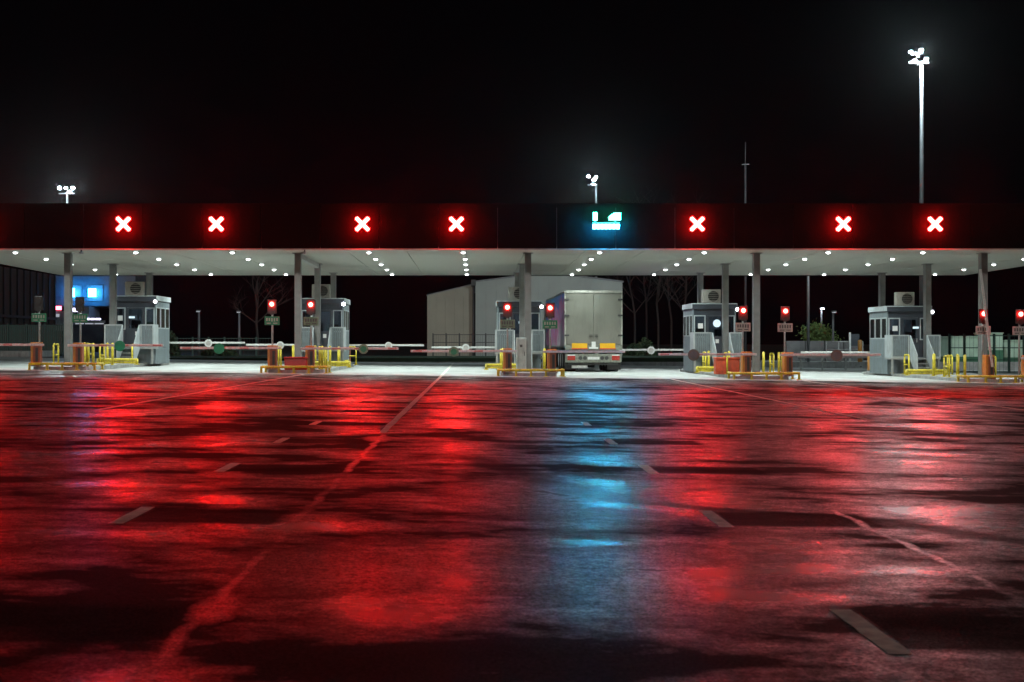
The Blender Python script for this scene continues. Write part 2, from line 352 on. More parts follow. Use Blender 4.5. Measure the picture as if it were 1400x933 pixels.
# ------------------------------------------------------------------ ground
EDGE = 51.6                      # front edge of the dry concrete
def sheet(m, name, x0, x1, y0, y1, dz, parent=None, kind='structure', nx=None):
    b = mb(m); xs = [x for x in (x0, -45, 45, x1) if x0 <= x <= x1]; xs = sorted(set(xs))
    for a, c in zip(xs, xs[1:]):
        b.face([(a, y0, gz(a) + dz), (c, y0, gz(c) + dz), (c, y1, gz(c) + dz), (a, y1, gz(a) + dz)])
    bmesh.ops.remove_doubles(b.bm, verts=b.bm.verts[:], dist=1e-4)
    o = b.build(name, parent, recalc=False)
    if kind: tag(o, kind=kind)
    return o
sheet('yard_asphalt', 'ground', -500, 500, -30, 1500, -0.012)
road = sheet('wet_asphalt', 'road', -60, 60, -20, EDGE, 0.0)
apron = sheet('concrete', 'concrete_apron', -60, 60, EDGE, 84, 0.004)
def strip(m, name, pts, w, dz, parent, jit=0.0, seed=1, step=0.6):
    """a strip of the road surface along a line, with an uneven width"""
    rr = random.Random(seed); b = mb(m); L = []; 
    for (p, q) in zip(pts, pts[1:]):
        n = max(1, int((Vector(q) - Vector(p)).length / step))
        L += [(Vector(p).lerp(Vector(q), i / n)) for i in range(n)]
    L.append(Vector(pts[-1])); prev = None
    for i, p in enumerate(L):
        d = (L[min(i + 1, len(L) - 1)] - L[max(i - 1, 0)]).normalized(); nrm = Vector((-d.y, d.x))
        ww = w * (1 + jit * (rr.random() - 0.5) * 2); o = nrm * (jit * w * (rr.random() - 0.5))
        a = p + o + nrm * ww / 2; c = p + o - nrm * ww / 2
        cur = [b.bm.verts.new((a.x, a.y, gz(a.x) + dz)), b.bm.verts.new((c.x, c.y, gz(c.x) + dz))]
        if prev:
            f = b.bm.faces.new((prev[0], prev[1], cur[1], cur[0])); f.material_index = 0
        prev = cur
    o = b.build(name, parent, recalc=False)
    for f in o.data.polygons:
        if f.normal.z < 0: f.flip()
    return o
dash_src = {}
for side, (xa, xb, pw) in enumerate(((-2.42, -2.32, 1.10), (1.65, 1.75, 1.15))):
    ys = [5.6 + 3.76 * k for k in range(-1, 5)] if side == 0 else [5.68 + 3.92 * k for k in range(-1, 5)]
    for k, y in enumerate(ys):
        rr = random.Random(k + 50 * side)
        strip('worn_paint', 'lane_dash', [((xa + xb) / 2, y), ((xa + xb) / 2, y + 0.95)], xb - xa, 0.003, road, 0.05, k, 0.12)
        0 and strip('tar_patch', 'asphalt_patch', [(xb + 0.006 + pw / 2 + rr.uniform(-.02, .02), y + rr.uniform(0, .1)), (xb + 0.006 + pw / 2, y + 0.93)], pw, 0.004, road, 0.03, k + 9, 0.12)
strip('worn_paint', 'lane_line', [(-1.25, 19), (-1.24, 51.5)], 0.10, 0.004, road, 0.1, 4)
strip('worn_paint', 'lane_line', [(-1.24, 51.7), (-1.3, 82)], 0.12, 0.009, apron, 0.05, 44, 2.0)
strip('worn_paint', 'lane_line', [(-6.4, 24), (-6.2, 51.5)], 0.11, 0.004, road, 0.1, 5)
strip('worn_paint', 'lane_line', [(6.7, 24), (7.1, 51.5)], 0.11, 0.004, road, 0.1, 6)
strip('worn_paint', 'lane_line', [(11.2, 29), (11.9, 51.5)], 0.11, 0.004, road, 0.1, 8)
strip('dark_seam', 'drain_channel', [(9.65, 51.5), (9.65, 19)], 0.42, 0.006, road, 0.03, 11, 1.5)
# low kerb and dark verge behind the concrete
o = mb('verge_grass').box(-60, 14, 84.4, 98, -0.3, 0.35).build('grass_verge'); tag(o, kind='structure')
o = mb('kerb_concrete').box(-60, 60, 84.0, 84.38, -0.9, 0.12).build('kerb'); tag(o, kind='structure')
o = mb('concrete').box(13, 34, 86, 100, -0.5, 0.02).build('rear_pavement'); tag(o, kind='structure')
o = mb('kerb_concrete').box(-60, -27, 86, 92, 0, 0.75).build('rear_bank'); tag(o, kind='structure')

# ------------------------------------------------------------------ canopy
def soffit_z(Y): return 4.755 - 0.0067 * (Y - 52)
XL, XR, Y0, Y1 = -20.8, 24.6, 52.0, 71.2
plaza = empty('toll_canopy', (0, 0, 0))
tag(plaza, 'wide flat canopy with a dark fascia and pale lit underside over all the lanes', 'canopy')
YB = [Y0 + 0.06, 55.8, 59.6, 63.4, 67.2, Y1 - 0.05]
NX = 20; pw_ = (XR - XL - 0.2) / NX
for a, c in zip(YB, YB[1:]):                              # underside of large sheets with open joints
    p0_ = mb('soffit_sheet').poly([(a + 0.012, soffit_z(a)), (c - 0.012, soffit_z(c)), (c - 0.012, soffit_z(c) + 0.05), (a + 0.012, soffit_z(a) + 0.05)], 'x', 0.012, pw_ - 0.012).build('soffit_panel', plaza)
    p0_.location = (XL + 0.1, 0, 0)
    for k in range(1, NX): inst(p0_, 'soffit_panel', plaza, (XL + 0.1 + k * pw_, 0, rnd.uniform(-.004, .004)))
mb('roof_sheet').box(XL + 0.08, XR - 0.08, Y0 + 0.1, Y1 - 0.1, 4.87, 4.92).build('ceiling_deck', plaza)
mb('roof_sheet').box(XL + 0.03, XR - 0.03, Y0 + 0.08, Y1 - 0.08, 4.93, 6.2).build('roof', plaza)
edges = [XL + (XR - XL) * i / 21 for i in range(22)]
src = None
for i in range(21):
    w = edges[1] - edges[0] - 0.014
    if src is None:
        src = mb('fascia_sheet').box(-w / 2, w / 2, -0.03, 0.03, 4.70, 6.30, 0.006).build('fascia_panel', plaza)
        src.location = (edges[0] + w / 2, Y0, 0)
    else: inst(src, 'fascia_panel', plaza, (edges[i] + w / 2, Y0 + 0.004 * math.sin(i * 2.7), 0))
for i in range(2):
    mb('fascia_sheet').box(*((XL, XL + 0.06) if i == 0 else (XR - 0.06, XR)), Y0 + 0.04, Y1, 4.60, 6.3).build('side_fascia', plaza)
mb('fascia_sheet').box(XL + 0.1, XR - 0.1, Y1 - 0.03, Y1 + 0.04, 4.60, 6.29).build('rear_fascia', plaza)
mb('fascia_sheet').box(XL, XR, Y0 - 0.035, Y0 + 0.05, 6.302, 6.35).build('coping', plaza)
mb('kerb_concrete').box(XL, XR, Y0 - 0.045, Y0 + 0.05, 4.655, 4.696).build('drip_edge', plaza)
# the columns: H-section steel posts on base plates
CXS = [-15.5, -6.75, 2.0, 10.69, 19.33]; CYS = [55.1, 61.9, 68.8]
for cx0 in CXS:
    for k, cyv in enumerate(CYS):
        cx = cx0 * 1.018; g = gz(cx); top = soffit_z(cyv) - 0.003
        b = mb('column_steel'); hw = 0.12
        b.box(cx - hw, cx - hw + 0.035, cyv - 0.15, cyv + 0.21, g, top).box(cx + hw - 0.035, cx + hw, cyv - 0.15, cyv + 0.21, g, top)
        b.box(cx - hw + 0.036, cx + hw - 0.036, cyv - 0.145, cyv - 0.12, g, top)
        b.box(cx - 0.24, cx + 0.24, cyv - 0.24, cyv + 0.24, g + 0.17, g + 0.2)
        b.box(cx - 0.2, cx + 0.2, cyv - 0.2, cyv + 0.2, top - 0.03, top + 0.002)
        b.build('column', plaza)
mb('galvanised').poly([(55.3, soffit_z(55.3) - 0.2), (61.7, soffit_z(61.7) - 0.2), (61.7, soffit_z(61.7) - 0.002), (55.3, soffit_z(55.3) - 0.002)], 'x', -6.95, -6.79).build('soffit_beam', plaza)
# recessed downlights, ten rows front to back
rows = [-17.5, -12.9, -9.24, -4.08, -0.44, 4.73, 8.73, 13.45, 17.0, 22.4]
lens = None
for r_, rx in enumerate(rows):
    for yv in (54.1, 58.0, 61.5, 65.3, 69.3):
        z = soffit_z(yv); x = rx + rnd.uniform(-.03, .03)
        if lens is None:
            fr = mb('galvanised').tube((0, 0, -0.002), (0, 0, -0.045), 0.13, 0.125, 14).build('downlight', plaza)
            fr.location = (x, yv, z)
            ld = bpy.data.lights.new('downlight_lamp', 'AREA'); ld.shape = 'DISK'; ld.size = 0.22; ld.energy = 92; ld.color = (0.86, 1.0, 0.95); ld.spread = R(142)
            lens = mb('concrete'); lens.mats = ['white_paint']; lens = lens.dome((0, 0, -0.046), 0.085, (0, 0, -1), 12, 3, 0.06).build('lens', fr)
            lens.data.materials.clear(); lens.data.materials.append(DOWN)
        else:
            f2 = inst(fr, 'downlight', plaza, (x, yv, z)); inst(lens, 'lens', f2, (0, 0, 0))
        lo = bpy.data.objects.new('downlight_lamp', ld); COL.objects.link(lo); lo.parent = plaza; lo.location = (x, yv, z - 0.11)
# small cameras hung under the front edge
def cctv(x, z, lab):
    e = empty('security_camera', (x, 52.5, z)); tag(e, lab, 'camera', 'small cameras under the canopy edge')
    mb('black_plastic').box(-0.02, 0.02, -0.02, 0.02, -0.02, 0.12).build('bracket', e)
    mb('booth_trim').box(-0.05, 0.05, -0.16, 0.12, -0.11, -0.02, 0.015).build('body', e)
cctv(-14.55, 4.63, 'small camera under the canopy edge by the post with green plates')
cctv(-6.3, 4.63, 'small camera under the canopy edge above the low red box')

# ------------------------------------------------------------------ lane signals on the fascia
def cross_mesh(name, parent, s=0.31, t=0.07, depth=0.05):
    c = math.cos(math.pi / 4); b = mb('white_paint')
    pts = [(-t, t), (-s, t), (-s - 0.03, 0), (-s, -t), (-t, -t), (-t, -s), (0, -s - 0.03), (t, -s), (t, -t), (s, -t), (s + 0.03, 0), (s, t), (t, t), (t, s), (0, s + 0.03), (-t, s)]
    b.poly([((x - z) * c, (x + z) * c) for x, z in pts], 'y', -depth / 2, depth / 2)
    o = b.build(name, parent); o.data.materials.clear(); o.data.materials.append(RED); return o
sx = empty('lane_signal', (0, 51.9, 5.57))
mb('sign_housing').box(-0.12, 0.12, -0.18, 0.06, -0.14, 0.14, 0.02).build('housing', sx)
cross_mesh('cross', sx).location = (0, -0.21, 0)
cl = ['lit red cross lane sign cut by the picture edge, over the far left lane',
      'lit red cross lane sign right of the blue glowing far gantry',
      'lit red cross lane sign over the boom with the bright green disc',
      'lit red cross lane sign just right of the beam between two posts',
      'lit red cross lane sign over the low end of the grey lean-to wall',
      'lit red cross lane sign next right of the blue and green sign',
      'lit red cross lane sign above the small lit green tree',
      'lit red cross lane sign under the tallest floodlight mast']
for i, px in enumerate((-34, 170.5, 297, 496, 624, 952, 1151, 1276)):
    o = sx if i == 0 else copy_tree(sx)
    o.location = (X_at(px, 51.9), 51.9, 5.57 if i else 5.57)
    tag(o, cl[i], 'lane sign', 'red cross lane signs on the canopy fascia')
bs = empty('lane_signal', (X_at(828, 51.9), 51.9, 5.57))
tag(bs, 'lit lane sign with green symbols above a blue-white text bar', 'lane sign')
mb('sign_housing').box(-0.5, 0.5, -0.21, 0.06, 0.03, 0.07, 0.01).build('housing', bs)
for u in (-0.42, 0.30): mb('sign_housing').box(u, u + 0.05, -0.215, -0.18, -0.18, 0.38).build('bracket', bs)
def glow(b, name, parent, m, loc):
    o = b.build(name, parent, loc); o.data.materials.clear(); o.data.materials.append(m); return o
glow(mb('paper').box(-0.075, 0.075, -0.02, 0.02, -0.14, 0.14), 'green_symbol', bs, GRN, (-0.40, -0.24, 0.27))
glow(mb('paper').poly([(-0.22, -0.13), (0.20, -0.13), (0.20, 0.13), (-0.02, 0.13), (-0.22, 0.0)], 'y', -0.02, 0.02), 'green_symbol', bs, GRN, (0.32, -0.24, 0.27))
for i in range(7):                                        # the over-bright word: its letters have run together
    b = mb('paper').box(-0.05, 0.05, -0.02, 0.02, -0.09, 0.08)
    glow(b, 'text_block', bs, BLUE, (-0.432 + i * 0.142, -0.24, -0.09))

# ------------------------------------------------------------------ islands and what stands on them
ISL = ['far left island', 'island with the low red box', 'island beside the lorry', 'island with the orange-red box', 'far right island']
islands = []
for i, cx in enumerate(CXS):
    b = mb('kerb_concrete'); pts = []
    hw = 1.05; ya, yb = 52.7, 67.6
    for k in range(9): a = math.pi + k / 8 * math.pi; pts.append((cx + hw * math.cos(a), ya + 0.55 + 0.55 * math.sin(a)))
    for k in range(9): a = k / 8 * math.pi; pts.append((cx + hw * math.cos(a), yb - 0.55 + 0.55 * math.sin(a)))
    b.poly(pts, 'z', gz(cx) - 0.2, gz(cx) + 0.13)
    o = b.build('traffic_island'); tag(o, kind='structure'); islands.append(o)
# nose guard rails
def pipe_path(b, pts, r, n=8):
    for p, q in zip(pts, pts[1:]): b.tube(p, q, r, r, n)
    for p in pts[1:-1]:
        b.dome(p, r, (0, 0, 1), n, 2); b.dome(p, r, (0, 0, -1), n, 2)
nr = empty('nose_rail', (0, 0, 0))
b = mb('yellow_paint'); pipe_path(b, [(-1.2, 1.2, 0.24), (-1.2, 0, 0.24), (1.2, 0, 0.24), (1.2, 1.2, 0.24)], 0.045); b.build('rail', nr)
lg = mb('yellow_paint').box(-0.04, 0.04, -0.04, 0.04, 0.0, 0.2).box(-0.09, 0.09, -0.09, 0.09, 0.0, 0.02).build('leg', nr); lg.location = (-1.2, 0, 0)
for p in ((-0.55, 0), (0, 0), (0.55, 0), (1.2, 0), (-1.2, 1.1), (1.2, 1.1)): inst(lg, 'leg', nr, (p[0], p[1], 0))
for i, cx in enumerate(CXS):
    o = nr if i == 0 else copy_tree(nr); o.location = (cx + (0.25 if i == 0 else 0.05), 52.45, gz(cx) + 0.004)
    tag(o, 'low yellow pipe guard rail round the nose of the ' + ISL[i], 'guard rail', 'yellow nose rails of the islands')

# boom barriers
def make_barrier():
    e = empty('boom_barrier', (0, 0, 0))
    mb('rust_red').box(-0.15, 0.15, -0.17, 0.17, 0.06, 0.84, 0.012).build('cabinet', e)
    mb('kerb_concrete').box(-0.2, 0.2, -0.2, 0.2, 0, 0.06).build('base_plinth', e)
    b = mb('orange_paint').box(-0.17, -0.08, -0.20, 0.2, 0.06, 0.86, 0.01).box(-0.17, 0.17, -0.2, 0.2, 0.845, 0.90, 0.012)
    b.build('cover', e)
    mb('chassis').box(0.0, 0.10, -0.176, -0.171, 0.18, 0.7).build('door', e)
    return e
def add_arm(e, side, L, roundel, rd, ang=0.0, h=0.80, stripes=True):
    """the arm lies along -X or +X; ang lifts it"""
    a = mb('white_paint'); a.box(-0.35, L, -0.025, 0.025, -0.043, 0.043, 0.008)
    arm = a.build('arm', e); arm.location = (0.0, -0.26, h)
    arm.rotation_euler = (0, -ang, 0) if side > 0 else (0, math.pi + ang, 0)
    if stripes:
        s0 = mb('arm_red').box(-0.16, 0.16, -0.028, 0.028, -0.036, 0.036).build('stripe', arm); s0.location = (L * 0.3, 0, 0)
        for f in (0.55, 0.93): inst(s0, 'stripe', arm, (L * f, 0, 0))
    if roundel:
        m1, m2, rr_ = {'white': ('white_paint', 'sign_grey', 0.18), 'green': ('roundel_green', 'roundel_green', 0.2), 'pale': ('sign_green_pale', 'sign_green', 0.185), 'dark': ('roundel_dark', 'barrier_grey', 0.22)}[roundel]
        b = mb(m1).tube((0, -0.036, 0), (0, -0.056, 0), rr_, rr_, 20)
        b.use(m2).tube((0, -0.057, 0), (0, -0.064, 0), rr_ * 0.62, rr_ * 0.62, 16)
        d = b.build('disc', arm); d.location = (rd, 0, -0.02 * (1 if side > 0 else -1))
    return arm
base_bar = make_barrier()
used = [False]
def barrier(x, y, side, L, roundel, rd, lab, ang=0.0, stripes=True, h=0.80):
    e = base_bar if not used[0] else copy_tree(base_bar)
    used[0] = True
    e['_'] = 0; del e['_']
    e.location = (x, y, gz(x) + 0.13)
    BARS.append((e, side, L, roundel, rd, ang, stripes, h)); tag(e, lab, 'barrier', 'boom barriers on the traffic islands')
BARS = []
N = 53.0; FA = 66.6
dl, dr = -0.80, 0.78
def nx(i, d): return CXS[i] + d
barrier(nx(0, -0.85), N, -1, 3.3, None, 1.6, 'front barrier of the far left island, boom pointing out of the picture')
barrier(nx(0, 0.72), N, 1, 3.2, 'green', 1.6, 'front barrier whose bright green disc hangs before the far left booth')
barrier(nx(1, dl), N, -1, 3.4, 'green', 1.95, 'barrier with a bright green disc on the boom left of the low red box', 0.0)
barrier(nx(1, 0.6), N, 1, 3.3, 'pale', 2.0, 'barrier with a dull green disc on the boom right of the low red box')
barrier(nx(2, dl), N, -1, 3.6, 'pale', 2.0, 'barrier left of the white cabinet, greyish green disc on its boom')
barrier(nx(2, 0.85), N, 1, 2.7, None, 1.5, 'barrier whose thin boom lies right behind the lorry', stripes=False)
barrier(nx(3, -0.6), N, -1, 3.3, 'dark', 2.0, 'barrier with a dark disc on the boom before the booth right of the lorry')
barrier(nx(3, 0.95), N, 1, 3.4, 'dark', 1.75, 'barrier with a dark disc on its boom below the small green tree', stripes=False)
barrier(nx(4, -0.2), N, -1, 3.3, None, 1.5, 'barrier of the far right island with its boom raised almost upright', R(83), stripes=False)
barrier(nx(4, 1.25), N, 1, 3.3, None, 1.5, 'barrier at the right picture edge, boom pointing out of frame')
barrier(nx(0, 0.75), FA, 1, 4.0, 'white', 2.3, 'rear barrier behind the far left booth, white disc on its boom', stripes=False, h=0.9)
barrier(nx(1, -0.75), FA, -1, 3.2, 'white', 1.6, 'rear barrier behind the low red box, white disc left of its booth', stripes=False, h=0.9)
barrier(nx(1, 0.75), FA, 1, 3.6, 'white', 1.95, 'rear barrier right of the booth behind the red box, white disc', stripes=False, h=0.9)
barrier(nx(2, -0.75), FA, -1, 3.3, 'white', 1.7, 'rear barrier left of the booth beside the lorry, white disc', stripes=False, h=0.9)
barrier(nx(3, -0.75), FA, -1, 3.7, 'white', 1.75, 'rear barrier whose white disc hangs just right of the lorry', stripes=False, h=0.9)
barrier(nx(4, -0.75), FA, -1, 3.4, None, 1.7, 'rear barrier behind the far right booth with a plain white boom', stripes=False, h=0.9)
for (e, side, L, roundel, rd, ang, stripes, h) in BARS: add_arm(e, side, L, roundel, rd, ang, h, stripes)

# traffic signals
def make_signal():
    e = empty('traffic_signal', (0, 0, 0))
    mb('galvanised').tube((0, 0.04, 0), (0, 0.04, 2.6), 0.035, 0.035, 10).box(-0.11, 0.11, -0.07, 0.15, 0, 0.02).build('pole', e)
    mb('signal_back').box(-0.17, 0.17, -0.075, -0.015, 2.08, 2.62, 0.015).build('head', e)
    b = mb('black_plastic'); b.tube((0, -0.076, 2.14), (0, -0.11, 2.14), 0.105, 0.105, 14); b.build('dark_lens', e)
    return e
def plate(e, m, lm, seed):
    p = mb(m).box(-0.28, 0.28, -0.045, -0.02, 1.66, 1.98, 0.006).build('plate', e)
    rr = random.Random(seed)
    for k in range(5):                                    # worn lettering, past reading
        x = -0.22 + k * 0.095
        mb(lm).box(x, x + 0.055, -0.048, -0.046, 1.80 + rr.uniform(-.01, .01), 1.92).build('lettering', p)
    for k in range(2):
        x = -0.2 + k * 0.24
        mb(lm).box(x, x + 0.16, -0.048, -0.046, 1.71, 1.745).build('lettering', p)
def light(e, on):
    if on:
        o = mb('paper').dome((0, 0, 0), 0.085, (0, -1, 0), 14, 4).build('lit_lens', e, (0, -0.12, 2.44)); o.data.materials.clear(); o.data.materials.append(RSIG)
        mb('black_plastic').tube((0, -0.076, 2.44), (0, -0.121, 2.44), 0.05, 0.05, 14).build('bezel', e)
    else:
        mb('black_plastic').tube((0, -0.076, 2.44), (0, -0.11, 2.44), 0.105, 0.105, 14).build('dark_lens', e)
sig0 = make_signal(); sig = []
specs = [(0, -0.88, 'sign_green', 'letter_pale', False, 'unlit signal with a green plate at the outer edge of the far left island'),
         (0, 0.66, 'sign_green', 'letter_pale', False, 'unlit signal with a green plate just right of the far left front post'),
         (1, -0.88, 'sign_green', 'letter_pale', True, 'red signal above a green plate, left of the low red box'),
         (1, 0.58, 'sign_green_pale', 'letter_dark', True, 'red signal above a dull olive plate between the two posts'),
         (2, -0.8, 'sign_green_pale', 'letter_dark', True, 'red signal above a dull green plate, left of the white cabinet'),
         (2, 0.80, 'sign_green', 'letter_pale', True, 'red signal above a green plate, just left of the lorry'),
         (3, -0.65, 'sign_grey', 'letter_dark', True, 'red signal above a grey plate, beside the orange-red box'),
         (3, 0.93, 'sign_grey', 'letter_dark', True, 'red signal above a grey plate, left of the small green tree'),
         (4, -0.28, 'sign_grey', 'letter_dark', True, 'red signal close to the front post of the far right island'),
         (4, 1.1, 'sign_grey', 'letter_dark', True, 'red signal at the right picture edge before the pale green cabins')]
for k in range(len(specs)): sig.append(sig0 if k == 0 else copy_tree(sig0))
for k, (i, d, pm, lm, on, lab) in enumerate(specs):
    e = sig[k]; x = CXS[i] + d; e.location = (x, 53.38, gz(x) + 0.13)
    plate(e, pm, lm, k); light(e, on); tag(e, lab, 'traffic signal', 'traffic signals on the island noses')

# yellow guard hoops, posts and low rails round the booths
def make_hoop(w=0.62, h=0.82):
    b = mb('yellow_paint'); pipe_path(b, [(-w / 2, 0, 0), (-w / 2, 0, h - 0.06), (-w / 2 + 0.06, 0, h), (w / 2 - 0.06, 0, h), (w / 2, 0, h - 0.06), (w / 2, 0, 0)], 0.036, 8)
    b.tube((-w / 2, 0, h * 0.5), (w / 2, 0, h * 0.5), 0.03, 0.03, 8)
    for u in (-w / 2, w / 2): b.box(u - 0.09, u + 0.09, -0.09, 0.09, 0, 0.02)
    return b.build('guard_hoop')
hoop = make_hoop(); hn = 0
def put(src, first, x, y, rz, lab, cat, grp):
    o = src if first else src.copy()
    if not first: COL.objects.link(o)
    o.location = (x, y, gz(x) + 0.13); o.rotation_euler = (0, 0, rz); tag(o, lab, cat, grp); return o
first = True
for i, cx in enumerate(CXS):
    for (dx, y, rz, where) in ((-0.9, 55.6, R(90), 'on the left side of the '), (0.9, 55.6, R(90), 'on the right side of the '),
                               (-0.92, 60.7, R(90), 'at the left booth corner on the '), (0.92, 60.7, R(90), 'at the right booth corner on the '),
                               (0.9, 66.0, R(0), 'behind the booth on the ')):
        put(hoop, first, cx + dx, y, rz, 'yellow guard hoop ' + where + ISL[i], 'guard hoop', 'yellow guard hoops on the islands'); first = False
bol = mb('yellow_paint').tube((0, 0, 0), (0, 0, 0.86), 0.052, 0.052, 12).dome((0, 0, 0.86), 0.052, (0, 0, 1), 12, 3, 0.04).box(-0.1, 0.1, -0.1, 0.1, 0, 0.02).build('bollard')
bl = ['first yellow bollard behind the nose of the ', 'second yellow bollard behind the nose of the ', 'third yellow bollard behind the nose of the ', 'yellow bollard at the stair foot on the ', 'yellow bollard beside the booth stairs on the ']
first = True
for i, cx in enumerate(CXS):
    sd = 1 if i in (0, 1, 3) else -1
    for k, (dx, y) in enumerate(((sd * 0.88, 53.6), (sd * 0.9, 54.3), (sd * 0.9, 57.2), (0.0, 59.9), (-sd * 0.9, 59.7))):
        put(bol, first, cx + dx, y, 0, bl[k] + ISL[i], 'bollard', 'yellow bollards on the islands'); first = False
lr = mb('yellow_paint'); pipe_path(lr, [(-0.8, 0, 0.02), (-0.8, 0, 0.2), (0.8, 0, 0.2), (0.8, 0, 0.02)], 0.06, 8)
lr.box(-0.9, -0.7, -0.1, 0.1, 0, 0.03).box(0.7, 0.9, -0.1, 0.1, 0, 0.03).box(-0.85, 0.85, -0.03, 0.03, 0.05, 0.13)
lr = lr.build('wheel_guard')
first = True
for i, cx in enumerate(CXS):
    for (dx, y, rz, w) in ((-1.02, 63.4, R(90), 'left of the booth on the '), (1.02, 63.4, R(90), 'right of the booth on the '), ((0.75 if i < 2 else -0.75), 58.6, 0, 'before the stairs on the ')):
        o = put(lr, first, cx + dx, y, rz, 'low yellow wheel guard ' + w + ISL[i], 'wheel guard', 'low yellow wheel guards at the booths'); first = False

# boxes and cabinet
e = empty('grit_box', (X_at(405, 52.9), 52.95, gz(-6.7) + 0.13)); tag(e, 'low bright red box behind the yellow nose rail', 'box')
mb('red_paint').box(-0.42, 0.42, -0.2, 0.25, 0, 0.42, 0.02).build('body', e); mb('red_paint').box(-0.44, 0.44, -0.22, 0.27, 0.422, 0.48, 0.015).build('lid', e)
e = empty('grit_box', (X_at(995, 55.6), 55.6, gz(9.9) + 0.13)); tag(e, 'orange-red box left of the front post near the booth right of the lorry', 'box')
mb('orange_red').box(-0.5, 0.42, -0.25, 0.3, 0, 0.58, 0.02).build('body', e); mb('orange_red').box(-0.52, 0.44, -0.27, 0.32, 0.582, 0.66, 0.015).build('lid', e)
e = empty('electrical_cabinet', (X_at(714, 54.6), 54.55, gz(1.8) + 0.13)); tag(e, 'tall white electrical cabinet beside the central front post', 'cabinet')
mb('cabinet_white').box(-0.23, 0.15, -0.2, 0.25, 0.05, 1.32, 0.012).build('body', e); mb('kerb_concrete').box(-0.25, 0.17, -0.22, 0.27, 0, 0.05).build('plinth', e)
d = mb('cabinet_white').box(-0.2, 0.12, -0.225, -0.203, 0.1, 1.27, 0.006).build('door', e); mb('chassis').box(0.07, 0.09, -0.25, -0.226, 0.62, 0.78).build('handle', d)
mb('letter_dark').box(-0.1, 0.0, -0.229, -0.226, 0.95, 1.05).build('notice', d)

